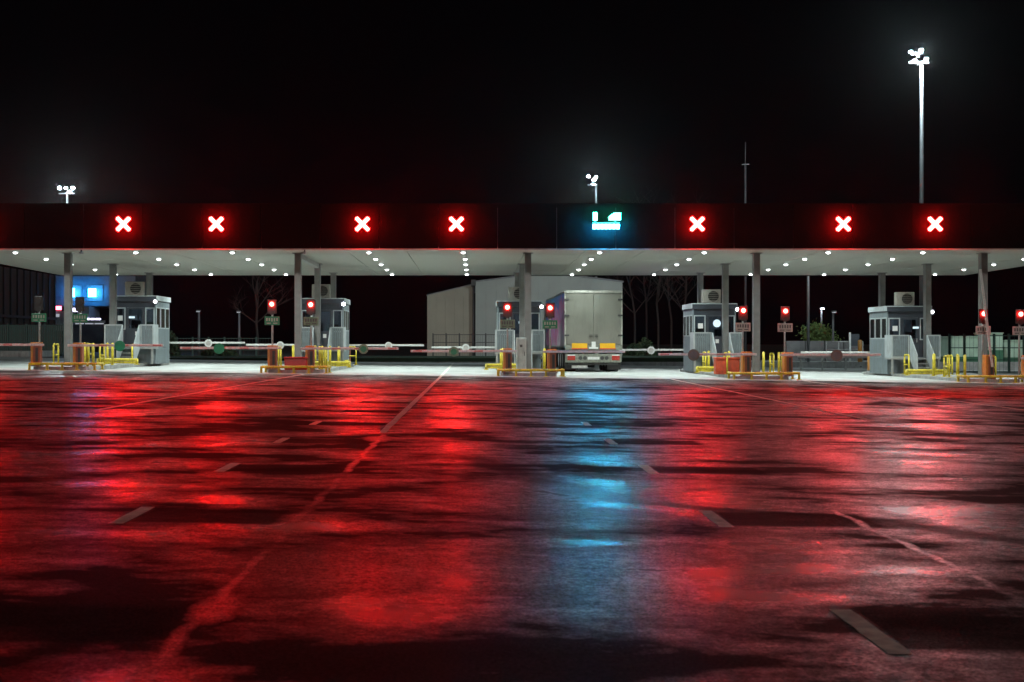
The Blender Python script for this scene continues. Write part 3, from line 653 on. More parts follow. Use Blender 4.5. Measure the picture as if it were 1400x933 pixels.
# ------------------------------------------------------------------ booths
def make_booth():
    e = empty('toll_booth', (0, 0, 0)); w = 0.95; D = 2.8
    mb('booth_sheet').box(-w, w, 0, D, 0, 0.72, 0.01).build('plinth', e)
    b = mb('booth_sheet').box(-w, w, 0.0, D, 0.722, 0.76)                     # floor slab
    b.box(-w + 0.01, w - 0.01, D - 0.06, D, 0.76, 2.74)                       # rear wall
    for sx in (-1, 1):
        x0, x1 = (-w, -w + 0.05) if sx < 0 else (w - 0.05, w)
        b.box(x0, x1, 0.07, D - 0.07, 0.76, 1.55)                             # side wall below the windows
        b.box(x0, x1, 0.07, D - 0.07, 2.5, 2.74)
        for yy in (0.0, 0.9, 1.85, D - 0.07): b.box(x0, x1, yy + (0.0 if yy == 0 else 0.001), yy + 0.07, 0.761, 2.741)
    b.build('wall', e); b = mb('booth_dark')
    b.box(-w + 0.051, -0.32, 0.0, 0.05, 0.76, 1.5).box(0.42, w - 0.051, 0.0, 0.05, 0.76, 1.5)
    b.box(-w + 0.051, w - 0.051, 0.0, 0.05, 2.48, 2.739)
    b.box(-0.38, -0.32, 0, 0.052, 1.5, 2.48).box(0.42, 0.48, 0, 0.052, 1.5, 2.48)
    b.build('front_wall', e)
    mb('booth_trim').box(-w + 0.12, w - 0.12, 0.9, 1.5, 1.42, 1.47).box(-w + 0.12, -w + 0.17, 0.92, 1.48, 0.77, 1.42).box(w - 0.17, w - 0.12, 0.92, 1.48, 0.77, 1.42).build('desk', e)
    mn = mb('black_plastic').box(0.2, 0.62, 1.15, 1.18, 1.58, 1.86).box(0.38, 0.44, 1.14, 1.19, 1.471, 1.58).build('monitor', e)
    mb('black_plastic').box(-0.55, -0.15, 1.75, 1.85, 1.35, 1.95, 0.03).box(-0.55, -0.15, 1.4, 1.75, 1.22, 1.3, 0.03).box(-0.38, -0.32, 1.55, 1.61, 0.77, 1.22).build('chair', e)
    mb('guard_sheet').box(-0.8, -0.5, 2.45, 2.7, 0.77, 2.2).build('locker', e)
    o = mb('paper').box(-0.3, 0.3, 1.6, 1.75, 2.69, 2.73).build('added_fill_light', e); o.data.materials.clear(); o.data.materials.append(INT)  # glowing panel added under the roof to brighten the booth inside
    for sx in (-1, 1):                                                        # side windows
        x0, x1 = (-w - 0.012, -w + 0.02) if sx < 0 else (w - 0.02, w + 0.012)
        for (ya, yb) in ((0.08, 0.89), (0.98, 1.84), (1.93, 2.72)):
            f = mb('booth_trim'); f.box(x0, x1, ya, ya + 0.05, 1.55, 2.5).box(x0, x1, yb - 0.05, yb, 1.55, 2.5).box(x0, x1, ya + 0.05, yb - 0.05, 1.55, 1.6).box(x0, x1, ya + 0.05, yb - 0.05, 2.45, 2.5)
            f = f.build('window_frame', e)
            mb('booth_glass').box((x0 + x1) / 2 - 0.004, (x0 + x1) / 2 + 0.004, ya + 0.05, yb - 0.05, 1.6, 2.45).build('pane', f)
    for (xa, xb) in ((-w + 0.055, -0.385), (0.485, w - 0.055)):               # front windows
        f = mb('booth_trim'); f.box(xa, xa + 0.045, -0.012, 0.04, 1.5, 2.475).box(xb - 0.045, xb, -0.012, 0.04, 1.5, 2.475).box(xa + 0.045, xb - 0.045, -0.012, 0.04, 1.5, 1.545).box(xa + 0.045, xb - 0.045, -0.012, 0.04, 2.43, 2.475)
        f = f.build('window_frame', e); mb('booth_glass').box(xa + 0.045, xb - 0.045, 0.01, 0.018, 1.545, 2.43).build('pane', f)
    d = mb('booth_dark').box(-0.31, 0.41, -0.008, 0.04, 0.765, 1.55).box(-0.31, -0.24, -0.008, 0.04, 1.55, 2.47).box(0.34, 0.41, -0.008, 0.04, 1.55, 2.47).box(-0.24, 0.34, -0.008, 0.04, 2.4, 2.47).build('door', e)
    mb('booth_glass').box(-0.24, 0.34, 0.012, 0.02, 1.55, 2.4).build('pane', d); mb('galvanised').box(0.33, 0.36, -0.05, -0.009, 1.4, 1.58).build('handle', d)
    mb('booth_dark').box(-w - 0.03, w + 0.03, -0.06, D + 0.05, 2.745, 2.98, 0.012).build('roof', e)
    b = mb('booth_trim')
    for sx in (-1, 1): b.box(*((-w - 0.05, -w - 0.032) if sx < 0 else (w + 0.032, w + 0.05)), -0.08, D + 0.07, 2.78, 3.0)
    b.box(-w - 0.031, w + 0.031, -0.08, -0.062, 2.96, 3.0)
    b.build('roof_edge', e)
    a = mb('ac_case').box(-0.47, 0.33, 0.25, 0.62, 3.02, 3.62, 0.02).box(-0.4, -0.34, 0.3, 0.6, 2.981, 3.02).box(0.2, 0.26, 0.3, 0.6, 2.981, 3.02).build('air_conditioner', e)
    g = mb('black_plastic').tube((0.0, 0.249, 3.32), (0.0, 0.236, 3.32), 0.235, 0.235, 20)
    g.build('fan_grille', a)
    b = mb('ac_case')
    for k in range(5): b.box(-0.22, 0.22, 0.226, 0.234, 3.13 + k * 0.09, 3.145 + k * 0.09)
    b.build('grille_bars', a)
    # landing, guards and stairs
    mb('galvanised').box(-w - 0.12, w + 0.12, -1.0, -0.015, 0.66, 0.72).build('landing', e)
    for x in (-w - 0.05, w + 0.05): mb('galvanised').box(x - 0.04, x + 0.04, -0.96, -0.88, 0, 0.66).build('landing_leg', e)
    for (xa, xb) in ((-w - 0.1, -0.28), (0.5, w + 0.12)):
        f = mb('guard_sheet'); f.box(xa, xa + 0.05, -1.0, -0.95, 0.72, 1.72).box(xb - 0.05, xb, -1.0, -0.95, 0.72, 1.72).box(xa + 0.05, xb - 0.05, -1.0, -0.95, 1.67, 1.72).box(xa + 0.05, xb - 0.05, -1.0, -0.95, 0.74, 0.79)
        f = f.build('guard_frame', e)
        n_ = max(2, int((xb - xa) / 0.11))
        for k in range(n_):
            xx = xa + 0.06 + k * (xb - xa - 0.12) / n_; mb('booth_sheet').box(xx, xx + (xb - xa - 0.12) / n_ - 0.012, -0.985, -0.97, 0.79, 1.67).build('guard_slat', f)
    for x in (-w - 0.12, w + 0.095): mb('guard_sheet').box(x, x + 0.025, -0.949, -0.02, 0.73, 1.72).build('side_guard', e)
    st = None
    for k in range(4):
        y = -1.24 - k * 0.24; z = 0.5 - k * 0.165
        if st is None: st = mb('galvanised').box(-0.22, 0.44, -0.13, 0.13, -0.04, 0.0).build('step', e); st.location = (0, y, z)
        else: inst(st, 'step', e, (0, y, z))
    for x in (-0.265, 0.455):
        mb('guard_sheet').poly([(-1.0, 0.66), (-1.0, 1.70), (-1.06, 1.70), (-2.05, 0.85), (-2.05, 0.0), (-1.9, 0.0)], 'x', x, x + 0.03).build('stair_side', e)
    mb('paper').box(-0.72, -0.5, -0.02, -0.0135, 1.9, 2.12).build('notice', e)
    mb('paper').box(0.05, 0.2, -0.012, -0.0085, 1.25, 1.42).build('notice', e)
    return e
booth0 = make_booth(); booths = []
bl_ = ['grey toll booth on the far left island, behind a bright green disc', 'grey toll booth behind the low red box, brightest lamp on its corner', 'grey toll booth half hidden by three posts, left of the lorry',
       'grey toll booth just right of the lorry, round lit sign in its window', 'grey toll booth near the right end with a white sloping stair side']
for i in range(5): booths.append(booth0 if i == 0 else copy_tree(booth0))
for i, bo in enumerate(booths):
    cx = (-15.0, -6.75, 1.93, 10.5, 19.05)[i]
    bo.location = (cx, 62.5, gz(cx) + 0.1); tag(bo, bl_[i], 'booth', 'toll booths on the islands')
    lx = 0.97
    hsg = mb('booth_dark').box(lx - 0.05, lx + 0.07, -0.2, -0.082, 2.6, 2.86).build('wall_lamp', bo)
    o = mb('paper').dome((0, 0, 0), 0.075, (0, -1, 0), 10, 3).build('lens', hsg, (lx, -0.2, 2.73)); o.data.materials.clear(); o.data.materials.append(BULB if i == 1 else BULK)
    if i == 3:
        o = mb('paper').tube((0.56, -0.02, 2.12), (0.56, -0.028, 2.12), 0.17, 0.17, 20).build('round_sign', bo, (-0.45, 0, 0)); o.data.materials.clear(); o.data.materials.append(NOTE)
    if i in (0, 2, 4):
        o = mb('paper').box(-0.13, 0.13, -0.02, -0.013, 2.0, 2.09).build('counter_lamp', bo, (0.1 * i - 0.1, 0, 0)); o.data.materials.clear(); o.data.materials.append(NOTE)

# ------------------------------------------------------------------ lorry
def lorry():
    X0 = X_at(811.5, 62.7); g = gz(X0) + 0.004
    e = empty('lorry', (X0, 62.7, g)); tag(e, 'articulated lorry seen from behind with a beige rear and pink-blue curtain sides', 'lorry')
    H = 3.58; w = 1.275; B = 1.2
    mb('lorry_alu').box(-w + 0.06, w - 0.06, 0.1, 13.5, B - 0.12, H - 0.03).build('trailer_body', e)
    for sx in (-1, 1):
        x0, x1 = (-w, -w + 0.055) if sx < 0 else (w - 0.055, w)
        mb('curtain_print').box(x0, x1, 0.16, 13.45, B - 0.05, H - 0.09).build('side_curtain', e)
        mb('lorry_alu').box(x0 - 0.004, x1 + 0.004, 0.02, 13.5, H - 0.085, H).build('top_rail', e)
        mb('lorry_alu').box(x0 - 0.004, x1 + 0.004, 0.02, 0.155, B - 0.05, H - 0.086).build('corner_post', e)
    mb('lorry_alu').box(-w + 0.06, w - 0.06, -0.01, 0.12, H - 0.10, H + 0.02, 0.01).build('rear_header', e)
    for sx in (-1, 1):
        d = mb('lorry_door').box(*((-w + 0.065, -0.003) if sx < 0 else (0.003, w - 0.065)), 0.0, 0.08, B + 0.01, H - 0.12, 0.01).build('rear_door', e)
        for z in (B + 0.35, B + 0.42): mb('chassis').box(*((-0.2, -0.05) if sx < 0 else (0.05, 0.2)), -0.03, -0.001, z, z + 0.025).build('lock_handle', d)
        for z in (1.62, 2.5, 3.2): mb('chassis').box(*((-w - 0.012, -w + 0.20) if sx < 0 else (w - 0.20, w + 0.012)), -0.035, -0.001, z - 0.035, z + 0.035, 0.008).build('hinge', d)
    mb('lorry_panel').box(-w + 0.02, w - 0.02, -0.02, 0.1, B - 0.22, B - 0.002).build('rear_sill', e)
    for sx in (-1, 1):
        mk = mb('marker_yellow').box(sx * 0.62 - 0.34, sx * 0.62 + 0.34, -0.045, -0.023, B - 0.15, B + 0.07, 0.004).build('marker_board', e)
        b = mb('marker_red')
        b.box(sx * 0.62 - 0.36, sx * 0.62 + 0.36, -0.04, -0.0231, B - 0.19, B - 0.151).build('red_border', mk)
    mb('paper').box(-0.09, 0.09, -0.04, -0.021, B - 0.1, B + 0.14).box(-0.2, 0.2, -0.04, -0.022, B - 0.17, B - 0.102).build('rear_plate', e)
    mb('chassis').box(-1.15, 1.15, 0.05, 13.3, 0.85, 0.97).build('chassis_frame', e)
    lb = mb('lorry_panel').box(-w + 0.03, w - 0.03, 0.0, 0.14, 0.42, 0.80, 0.012).build('light_beam', e)
    for sx in (-1, 1):
        tl = mb('tail_red').box(sx * 0.98 - 0.17, sx * 0.98 + 0.17, -0.02, -0.001, 0.52, 0.72, 0.008).build('tail_light', lb)
        mb('paper').box(sx * 0.98 - 0.17, sx * 0.98 + 0.17, -0.021, -0.001, 0.725, 0.765).build('reverse_lens', lb)
        for u in (0.38, 0.58):
            mb('chassis').tube((sx * u, -0.001, 0.62), (sx * u, -0.014, 0.62), 0.085, 0.085, 14).build('round_stencil', lb)
    mb('white_paint').box(-0.26, 0.26, -0.012, -0.001, 0.55, 0.67).build('number_plate', lb)
    mb('chassis').box(-1.1, 1.1, 0.2, 0.3, 0.3, 0.41).build('under_run_bar', e)
    for sx in (-1, 1): mb('black_plastic').box(sx * 0.95 - 0.3, sx * 0.95 + 0.3, 0.45, 0.47, 0.1, 0.84).build('mud_flap', e)
    mb('white_paint').box(-0.95, -0.25, 0.18, 0.199, 0.17, 0.29).build('mud_flap_strip', e)
    wh = None
    def wheel(x, y, r=0.5, wd=0.5):
        nonlocal wh
        if wh is None:
            wh = mb('rubber').tube((-0.27, 0, 0), (0.27, 0, 0), 0.5, 0.5, 20).tube((-0.29, 0, 0), (0.29, 0, 0), 0.43, 0.43, 20).build('wheel', e)
            rim = mb('galvanised').tube((-0.3, 0, 0), (0.3, 0, 0), 0.28, 0.28, 16).build('rim', wh); wheel.rim = rim
            wh.location = (x, y, 0.5)
        else:
            q = inst(wh, 'wheel', e, (x, y, 0.5)); inst(wheel.rim, 'rim', q, (0, 0, 0))
    for y in (1.5, 2.8, 4.1, 12.6, 15.6):
        for sx in (-1, 1): wheel(sx * 0.96, y)
    b = mb('white_paint').box(-1.2, 1.2, 14.2, 16.4, 0.9, 3.4, 0.1).build('cab', e)
    mb('dark_glass').box(-1.1, 1.1, 16.39, 16.43, 2.0, 3.0).build('windscreen', b)
    mb('chassis').box(-0.5, 0.5, 11.0, 16.3, 0.6, 0.84).build('tractor_frame', e)
    e.rotation_euler = (0, 0, R(0.7))
lorry()

# ------------------------------------------------------------------ masts and lamp posts
def mast(px, pytop, pxhead, Y, r0, lab, em, heads, dark=False, group='floodlight masts'):
    x = X_at(px, Y); ztop = CAMZ + (HY - pytop) * Y / F; g = gz(x)
    e = empty('floodlight_mast', (x, Y, g)); tag(e, lab, 'mast', group)
    h = ztop - g
    mb('mast_steel').tube((0, 0, 0), (0, 0, h), r0, r0 * 0.6, 14).tube((0, 0, 0), (0, 0, 0.3), r0 * 1.6, r0 * 1.6, 14).build('pole', e)
    cb = mb('mast_steel')
    xs = [q[0] for q in heads]
    cb.box(min(xs) - 0.1, max(xs) + 0.1, -0.06, 0.06, h - 0.12, h - 0.02).box(-0.05, 0.05, -0.7, 0.7, h - 0.11, h - 0.03); cb.build('cross_arm', e)
    for (dx, dy, dz, ax, s) in heads:
        s *= 0.62
        hd = mb('dark_mast').box(-0.3 * s, 0.3 * s, -0.12, 0.12, -0.22 * s, 0.22 * s, 0.03).box(-0.04, 0.04, -0.03, 0.03, -0.36 * s, -0.221 * s).build('floodlight', e, (dx, dy, h + dz))
        hd.rotation_euler = (R(ax[0]), 0, R(ax[1]))
        o = mb('paper').box(-0.26 * s, 0.26 * s, -0.14, -0.122, -0.18 * s, 0.18 * s).build('lens', hd); o.data.materials.clear(); o.data.materials.append(em)
# ax: (tilt down, heading): heading 0 faces the camera, -90 faces left
mast(1260, 84, 1253, 81, 0.145, 'tallest floodlight mast, rising over the right part of the canopy', FLOOD,
     [(-0.62, -0.2, 0.42, (-38, -52), .5), (-0.08, -0.2, 0.5, (-35, -25), .6), (-0.24, 0.3, 0.02, (-40, -62), .6), (0.3, 0.1, 0.06, (-42, -20), .55), (-0.3, -0.25, 0.26, (-35, -30), .45)])
mast(815, 252, 808, 135, 0.14, 'floodlight mast with a short visible pole above the blue sign', FARF,
     [(-0.7, -0.2, 0.65, (-35, -40), .6), (-0.2, -0.25, 0.3, (-32, -10), .75), (0.05, 0.2, 0.6, (-36, -30), .55), (-0.25, 0.1, -0.1, (-38, -20), .6)])
mast(92, 264, 92, 150, 0.16, 'floodlight mast with a wide lamp head at the left end', FARF,
     [(-0.75, -0.2, 0.4, (-34, 10), .7), (0.65, -0.2, 0.4, (-34, 20), .7), (-0.2, 0.2, 0.45, (-36, 0), .55), (0.3, -0.2, 0.0, (-36, 15), .7)])
x = X_at(1019, 100); e = empty('radio_mast', (x, 100, gz(x))); tag(e, 'thin dark unlit mast rising over the canopy right of centre', 'mast')
mb('dark_mast').tube((0, 0, 0), (0, 0, 14), 0.1, 0.07, 10).build('pole', e); mb('dark_mast').tube((0, 0, 14), (0, 0, 15.6), 0.035, 0.03, 8).box(-0.25, 0.25, -0.03, 0.03, 14.0, 14.06).build('antenna', e)
x = X_at(1105, 92); e = empty('steel_post', (x, 92, gz(x))); tag(e, 'tall slim grey post beside the small green tree', 'post'); mb('mast_steel').tube((0, 0, 0), (0, 0, 7.4), 0.1, 0.08, 10).tube((0, 0, 0), (0, 0, .25), 0.16, 0.16, 10).build('pole', e)
def throw(name, loc, target, energy, angle, blend=0.6, size=0.25, col=(0.8, 0.97, 1.0)):
    d = bpy.data.lights.new(name, 'SPOT'); d.energy = energy; d.spot_size = R(angle); d.spot_blend = blend; d.shadow_soft_size = size; d.color = col
    o = bpy.data.objects.new(name, d); COL.objects.link(o); o.location = loc
    o.rotation_euler = (Vector(target) - Vector(loc)).to_track_quat('-Z', 'Y').to_euler()
zt_ = CAMZ + (HY - 74) * 81 / F
throw('floodlight_beam', (X_at(1252, 81), 80.6, zt_), (3, 118, 2), 26000, 70)
throw('floodlight_beam', (X_at(1245, 81), 80.4, zt_), (-25, 100, 0), 22000, 60)
throw('floodlight_beam', (X_at(1255, 81), 80.6, zt_), (20, 95, 0), 6000, 100)
throw('floodlight_beam', (X_at(1258, 81), 80.6, zt_), (31, 91, 1), 16000, 60)
def lamp_post(px, pytop, Y, em, lab, side=1):
    x = X_at(px, Y); g = gz(x); h = CAMZ + (HY - pytop) * Y / F - g
    e = empty('lamp_post', (x, Y, g)); tag(e, lab, 'lamp post', 'lamp posts behind the booths')
    mb('mast_steel').tube((0, 0, 0), (0, 0, h), 0.10, 0.07, 10).build('pole', e)
    hd = mb('mast_steel').box(-0.12, 0.12, -0.5, 0.1, h, h + 0.09, 0.02).build('lamp_head', e)
    o = mb('paper').box(-0.1, 0.1, -0.54, -0.1, h - 0.05, h - 0.002).build('lens', hd); o.data.materials.clear(); o.data.materials.append(em)
lamp_post(272, 426, 105, DIMP, 'dim lamp post behind the boom with the white disc, farther from the tree')
lamp_post(327, 427, 108, DIMP, 'dim lamp post just left of the bare tree')
lamp_post(1123, 422, 112, POST, 'lamp post with a lit white head right behind the small green tree')
lamp_post(1139, 427, 98, DIMP, 'unlit lamp post just right of the small green tree')

# ------------------------------------------------------------------ background buildings
def warehouse():
    Y = 118; s = Y / F
    xa, xb = X_at(650, Y), X_at(851, Y); ze = CAMZ + (HY - 386) * s; zr = CAMZ + (HY - 374) * s; xm = X_at(748, Y); g = -0.3
    e = empty('warehouse', (0, 0, 0)); tag(e, 'large pale grey warehouse with a low gable and a lean-to, behind the lorry', 'building')
    n = 14; prev = None
    for k in range(n):
        a = xa + (xb - xa) * k / n; c = xa + (xb - xa) * (k + 1) / n
        def zt(x): return ze + (zr - ze) * (1 - abs(x - xm) / (xb - xa) * 2 * 1.0) if True else ze
        w = mb('warehouse_sheet').poly([(a + 0.004, g), (c - 0.004, g), (c - 0.004, zt(c)), (a + 0.004, zt(a))], 'y', Y, Y + 0.1).build('wall_panel', e)
    mb('warehouse_sheet').box(xa, xa + 0.12, Y + 0.1, Y + 26, g, ze - 0.05).build('side_wall', e); mb('warehouse_sheet').box(xb - 0.12, xb, Y + 0.1, Y + 26, g, ze - 0.05).build('side_wall', e)
    b = mb('roof_sheet')
    b.poly([(xa - 0.1, ze - 0.02), (xm, zr + 0.02), (xb + 0.1, ze - 0.02), (xb + 0.1, ze + 0.1), (xm, zr + 0.14), (xa - 0.1, ze + 0.1)], 'y', Y - 0.08, Y + 26); b.build('roof', e)
    la, lb_ = X_at(584, Y + 0.6), X_at(646, Y + 0.6)
    zl, zh = CAMZ + (HY - 404) * s, CAMZ + (HY - 389) * s
    n = 5
    for k in range(n):
        a = la + (lb_ - la) * k / n; c = la + (lb_ - la) * (k + 1) / n
        mb('warehouse_warm').poly([(a + 0.004, g), (c - 0.004, g), (c - 0.004, zl + (zh - zl) * (k + 1) / n), (a + 0.004, zl + (zh - zl) * k / n)], 'y', Y + 0.6, Y + 0.7).build('lean_to_panel', e)
    mb('warehouse_warm').box(la, la + 0.12, Y + 0.7, Y + 24, g, zl).build('lean_to_side', e)
    mb('roof_sheet').poly([(la - 0.06, zl - 0.02), (lb_, zh - 0.02), (lb_, zh + 0.06), (la - 0.06, zl + 0.06)], 'y', Y + 0.55, Y + 24).build('lean_to_roof', e)
    xd = X_at(647.3, Y); dp = mb('chassis').tube((xd, Y + 0.2, g), (xd, Y + 0.2, ze - 0.3), 0.09, 0.09, 8).box(xd - 0.2, xd + 0.2, Y - 0.1, Y + 0.5, ze - 0.3, ze + 0.2).build('downpipe', e)
    mb('gantry_dark').box(X_at(700, Y), X_at(730, Y), Y - 0.04, Y - 0.005, g, 3.2).build('roller_door', e)
warehouse()
# dark clad building, far left
e = empty('clad_building', (0, 0, 0)); tag(e, 'dark brown building with upright battens behind the far left island', 'building')
mb('brown_cladding').box(-56, -34.3, 92, 116, 0, 9.0).build('wall', e)
bt = mb('brown_batten').box(-0.1, 0.1, -0.14, -0.002, 0.2, 8.9).build('batten', e); bt.location = (-34.5, 92, 0)
for k in range(1, 4): inst(bt, 'batten', e, (-34.5 - k * 1.4, 92, 0))
for k in range(16): inst(bt, 'batten', e, (-34.3, 92.3 + k * 1.56, 0), (0, 0, R(90)))
mb('brown_batten').box(-56.1, -34.15, 91.8, 116.1, 9.0, 9.3).build('roof', e)
mb('brown_cladding').box(-34.298, -34.1, 92.2, 115.9, 3.1, 3.3).build('rail', e)
# far checkpoint with two blue-white signs
def far_gate():
    Y = 125; e = empty('far_gantry', (0, 0, 0)); tag(e, 'distant gantry with two square blue-white signs glowing on its dark front', 'gantry')
    xl, xr = X_at(74, Y), X_at(185, Y); z0 = CAMZ + (HY - 419) * Y / F; z1 = CAMZ + (HY - 372) * Y / F
    mb('gantry_dark').box(xl, xr, Y, Y + 7, z0, z1, 0.02).build('fascia', e)
    for px in (80, 128, 178):
        x = X_at(px, Y + 2); mb('gantry_dark').box(x - 0.15, x + 0.15, Y + 2, Y + 2.3, 0.3, z0).build('column', e)
    for k, px in enumerate((101, 130)):
        x = X_at(px, Y); z = CAMZ + (HY - 401) * Y / F
        h = mb('sign_housing').box(x - 0.7, x + 0.7, Y - 0.09, Y - 0.004, z - 0.7, z + 0.7).build('sign_housing', e)
        o = mb('paper').box(x - 0.34, x + 0.34, Y - 0.94, Y - 0.90, z - 0.36, z + 0.36).box(x - .05, x + .05, Y - 0.90, Y - 0.09, z - .05, z + .05).build('sign_face', h); o.data.materials.clear(); o.data.materials.append(FARB)
    # booths and glazed offices under it
    for (pa, pb, pt, pbm) in ((78, 95, 426, 452), (112, 128, 420, 437)):
        mb('booth_sheet').box(X_at(pa, Y), X_at(pb, Y), Y - 1.5, Y + 2, CAMZ + (HY - pbm) * Y / F, CAMZ + (HY - pt) * Y / F).build('office', e)
    def gl(pa, pb, ya, yb, m, nm):
        o = mb('paper').box(X_at(pa, Y), X_at(pb, Y), Y - 1.6, Y - 1.52, CAMZ + (HY - yb) * Y / F, CAMZ + (HY - ya) * Y / F).build(nm, e); o.data.materials.clear(); o.data.materials.append(m)
    gl(79.5, 91, 419.5, 424.5, FARR, 'red_sign'); gl(106, 112.5, 422, 427, FARW, 'lit_window')
    gl(80, 88, 430, 434, DIMP, 'lit_window')
    for (a, c) in ((104, 113), (114.5, 120), (121, 129), (130.5, 136), (137, 144)): gl(a, c, 435.8, 438, FARW, 'strip_light')
    for (a, c) in ((110, 121), (123, 134), (136, 148)): gl(a, c, 442.3, 443.8, DIMP, 'strip_light')
    mb('gantry_dark').box(X_at(104, Y), X_at(150, Y), Y - 1.5, Y + 2, 0.2, CAMZ + (HY - 444.5) * Y / F).build('lower_wall', e)
    mb('galvanised').box(X_at(103, Y), X_at(150, Y), Y - 1.6, Y - 1.5, CAMZ + (HY - 442) * Y / F, CAMZ + (HY - 438.6) * Y / F).build('balcony', e)
far_gate()

# ------------------------------------------------------------------ fences, cabins, signs behind
def mesh_fence(px0, px1, Y, pt, npan, m, lab, solid=False, grp=None):
    x0, x1 = X_at(px0, Y), X_at(px1, Y); g = min(gz(x0), gz(x1)) - 0.1; zt = CAMZ + (HY - pt) * Y / F
    e = empty('mesh_fence', (x0, Y, g)); tag(e, lab, 'fence', grp)
    w = (x1 - x0) / npan; H = zt - g; p0 = None; q0 = None; r0 = None
    for k in range(npan + 1):
        if p0 is None: p0 = mb(m).box(-0.05, 0.05, -0.05, 0.05, 0, H + 0.06).build('fence_post', e)
        else: inst(p0, 'fence_post', e, (k * w, 0, 0))
    for k in range(npan):
        if q0 is None:
            q0 = mb(m).box(0.055, w - 0.055, -0.015, 0.015, -0.025, 0.025).build('fence_rail', e, (0, 0, 0.17))
            for j in range(1, 4): inst(q0, 'fence_rail', e, (0, 0, 0.17 + j * (H - 0.22) / 3))
            b = mb(m); nb = int(w / (0.14 if solid else 0.2))
            for j in range(nb): xx = 0.08 + j * (w - 0.16) / nb; b.box(xx, xx + (0.11 if solid else 0.012), 0.016, 0.024, 0.12, H - 0.02)
            r0 = b.build('bars', e); tag(r0, kind='stuff')
        else:
            [inst(q0, 'fence_rail', e, (k * w, 0, 0.17 + j * (H - 0.22) / 3)) for j in range(4)]; o = inst(r0, 'bars', e, (k * w, 0, 0)); tag(o, kind='stuff')
mesh_fence(-40, 87, 93, 444, 5, 'fence_green', 'dark green panel fence in front of the brown clad building', True)
mesh_fence(592, 700, 112, 457, 6, 'chassis', 'thin grey mesh fence at the foot of the warehouse')
mesh_fence(1298, 1420, 76, 458, 6, 'fence_green', 'green bar fence in front of the pale cabins', False)
mesh_fence(220, 372, 104, 462, 7, 'fence_green', 'low dark green fence behind the booms left of the bare tree')
def cabin(px0, px1, pt, pb, Y, lab, m='cabin_pale', m2='cabin_green', depth=2.6):
    x0, x1 = X_at(px0, Y), X_at(px1, Y); z0 = gz(x0) - 0.1; z1 = CAMZ + (HY - pt) * Y / F; zm = CAMZ + (HY - pb) * Y / F
    e = empty('site_cabin', (x0, Y, z0)); tag(e, lab, 'cabin', 'pale green cabins behind the fence')
    H = z1 - z0; w = x1 - x0; hm = zm - z0
    nb = max(2, int(w / 0.3))
    for k in range(nb):
        a = w * k / nb
        mb(m).box(a + 0.006, a + w / nb - 0.006, 0.0, 0.05, hm + 0.01, H - 0.06).build('wall_panel', e)
    mb(m).box(0.0, w, 0.051, depth, hm, H - 0.06).build('body', e)
    mb(m2).box(-0.02, w + 0.02, -0.03, depth, 0, hm).build('skirt', e)
    mb(m).box(-0.05, w + 0.05, -0.06, depth + 0.05, H - 0.058, H, 0.01).build('roof', e)
cabin(1302, 1341, 460, 488, 90, 'pale green cabin left of the far right front post')
cabin(1352, 1371, 455, 479, 89, 'taller white-green cabin just right of the far right front post')
cabin(1373, 1412, 465, 489, 90, 'low pale green cabin behind the signal at the right picture edge')
# grey blocks, rail, sign board and orange bollard behind the right lanes
xb0 = X_at(1076, 96)
blk = mb('barrier_grey').poly([(-0.3, 0), (0.3, 0), (0.22, 0.25), (0.12, 1.35), (-0.12, 1.35), (-0.22, 0.25)], 'x', -0.62, 0.62).build('concrete_block')
nm = ['grey concrete block at the left end of the row below the small tree', 'grey concrete block second from the left, below the small tree', 'grey concrete block third from the left, below the small tree', 'grey concrete block at the right end of the row below the tree']
for k in range(4):
    o = blk if k == 0 else blk.copy()
    if k: COL.objects.link(o)
    o.location = (xb0 + 0.55 + k * 1.3, 96, 0.03); tag(o, nm[k], 'block', 'grey concrete blocks in a row')
x0 = X_at(1090, 76); e = empty('guard_rail', (x0, 76, gz(x0) + 0.004)); tag(e, 'long grey guard rail on posts behind the lane right of the orange-red box', 'guard rail')
mb('galvanised').box(0, 4.2, -0.04, 0.02, 0.62, 0.82, 0.01).build('beam', e)
p = mb('galvanised').box(-0.05, 0.05, 0.021, 0.1, 0, 0.8).build('rail_post', e); p.location = (0.2, 0, 0)
for k in (1.35, 2.6, 3.9): inst(p, 'rail_post', e, (k, 0, 0))
x = X_at(1162, 90); e = empty('road_sign', (x, 90, gz(x))); tag(e, 'square sign seen from behind on a white post, left of the right booth', 'sign')
mb('white_paint').tube((0, 0, 0), (0, 0, 2.2), 0.07, 0.07, 10).build('post', e); mb('gantry_dark').box(-0.05, 0.62, 0.08, 0.1, 1.35, 2.1, 0.005).build('board', e)
x = X_at(1177, 84); e = empty('marker_post', (x, 84.2, gz(x) + 0.1)); tag(e, 'thick orange marker post left of the right booth', 'marker post')
mb('orange_paint').tube((0, 0, 0.05), (0, 0, 1.55), 0.14, 0.12, 14).dome((0, 0, 1.55), 0.12, (0, 0, 1), 14, 3, 0.06).build('tube', e); mb('rubber').tube((0, 0, 0), (0, 0, 0.05), 0.22, 0.2, 14).build('foot', e)
x0 = X_at(1130, 94); e = empty('pipe_railing', (x0, 94, gz(x0))); tag(e, 'thin pipe railing between the small tree and the orange post', 'railing')
for z_ in (1.62, 1.1): mb('galvanised').tube((0, 0, z_), (2.4, 0, z_), 0.035, 0.035, 8).build('bar', e)
for k in (0, 0.8, 1.6, 2.4): mb('galvanised').tube((k, 0, 0), (k, 0, 1.62), 0.04, 0.04, 8).build('railing_post', e)

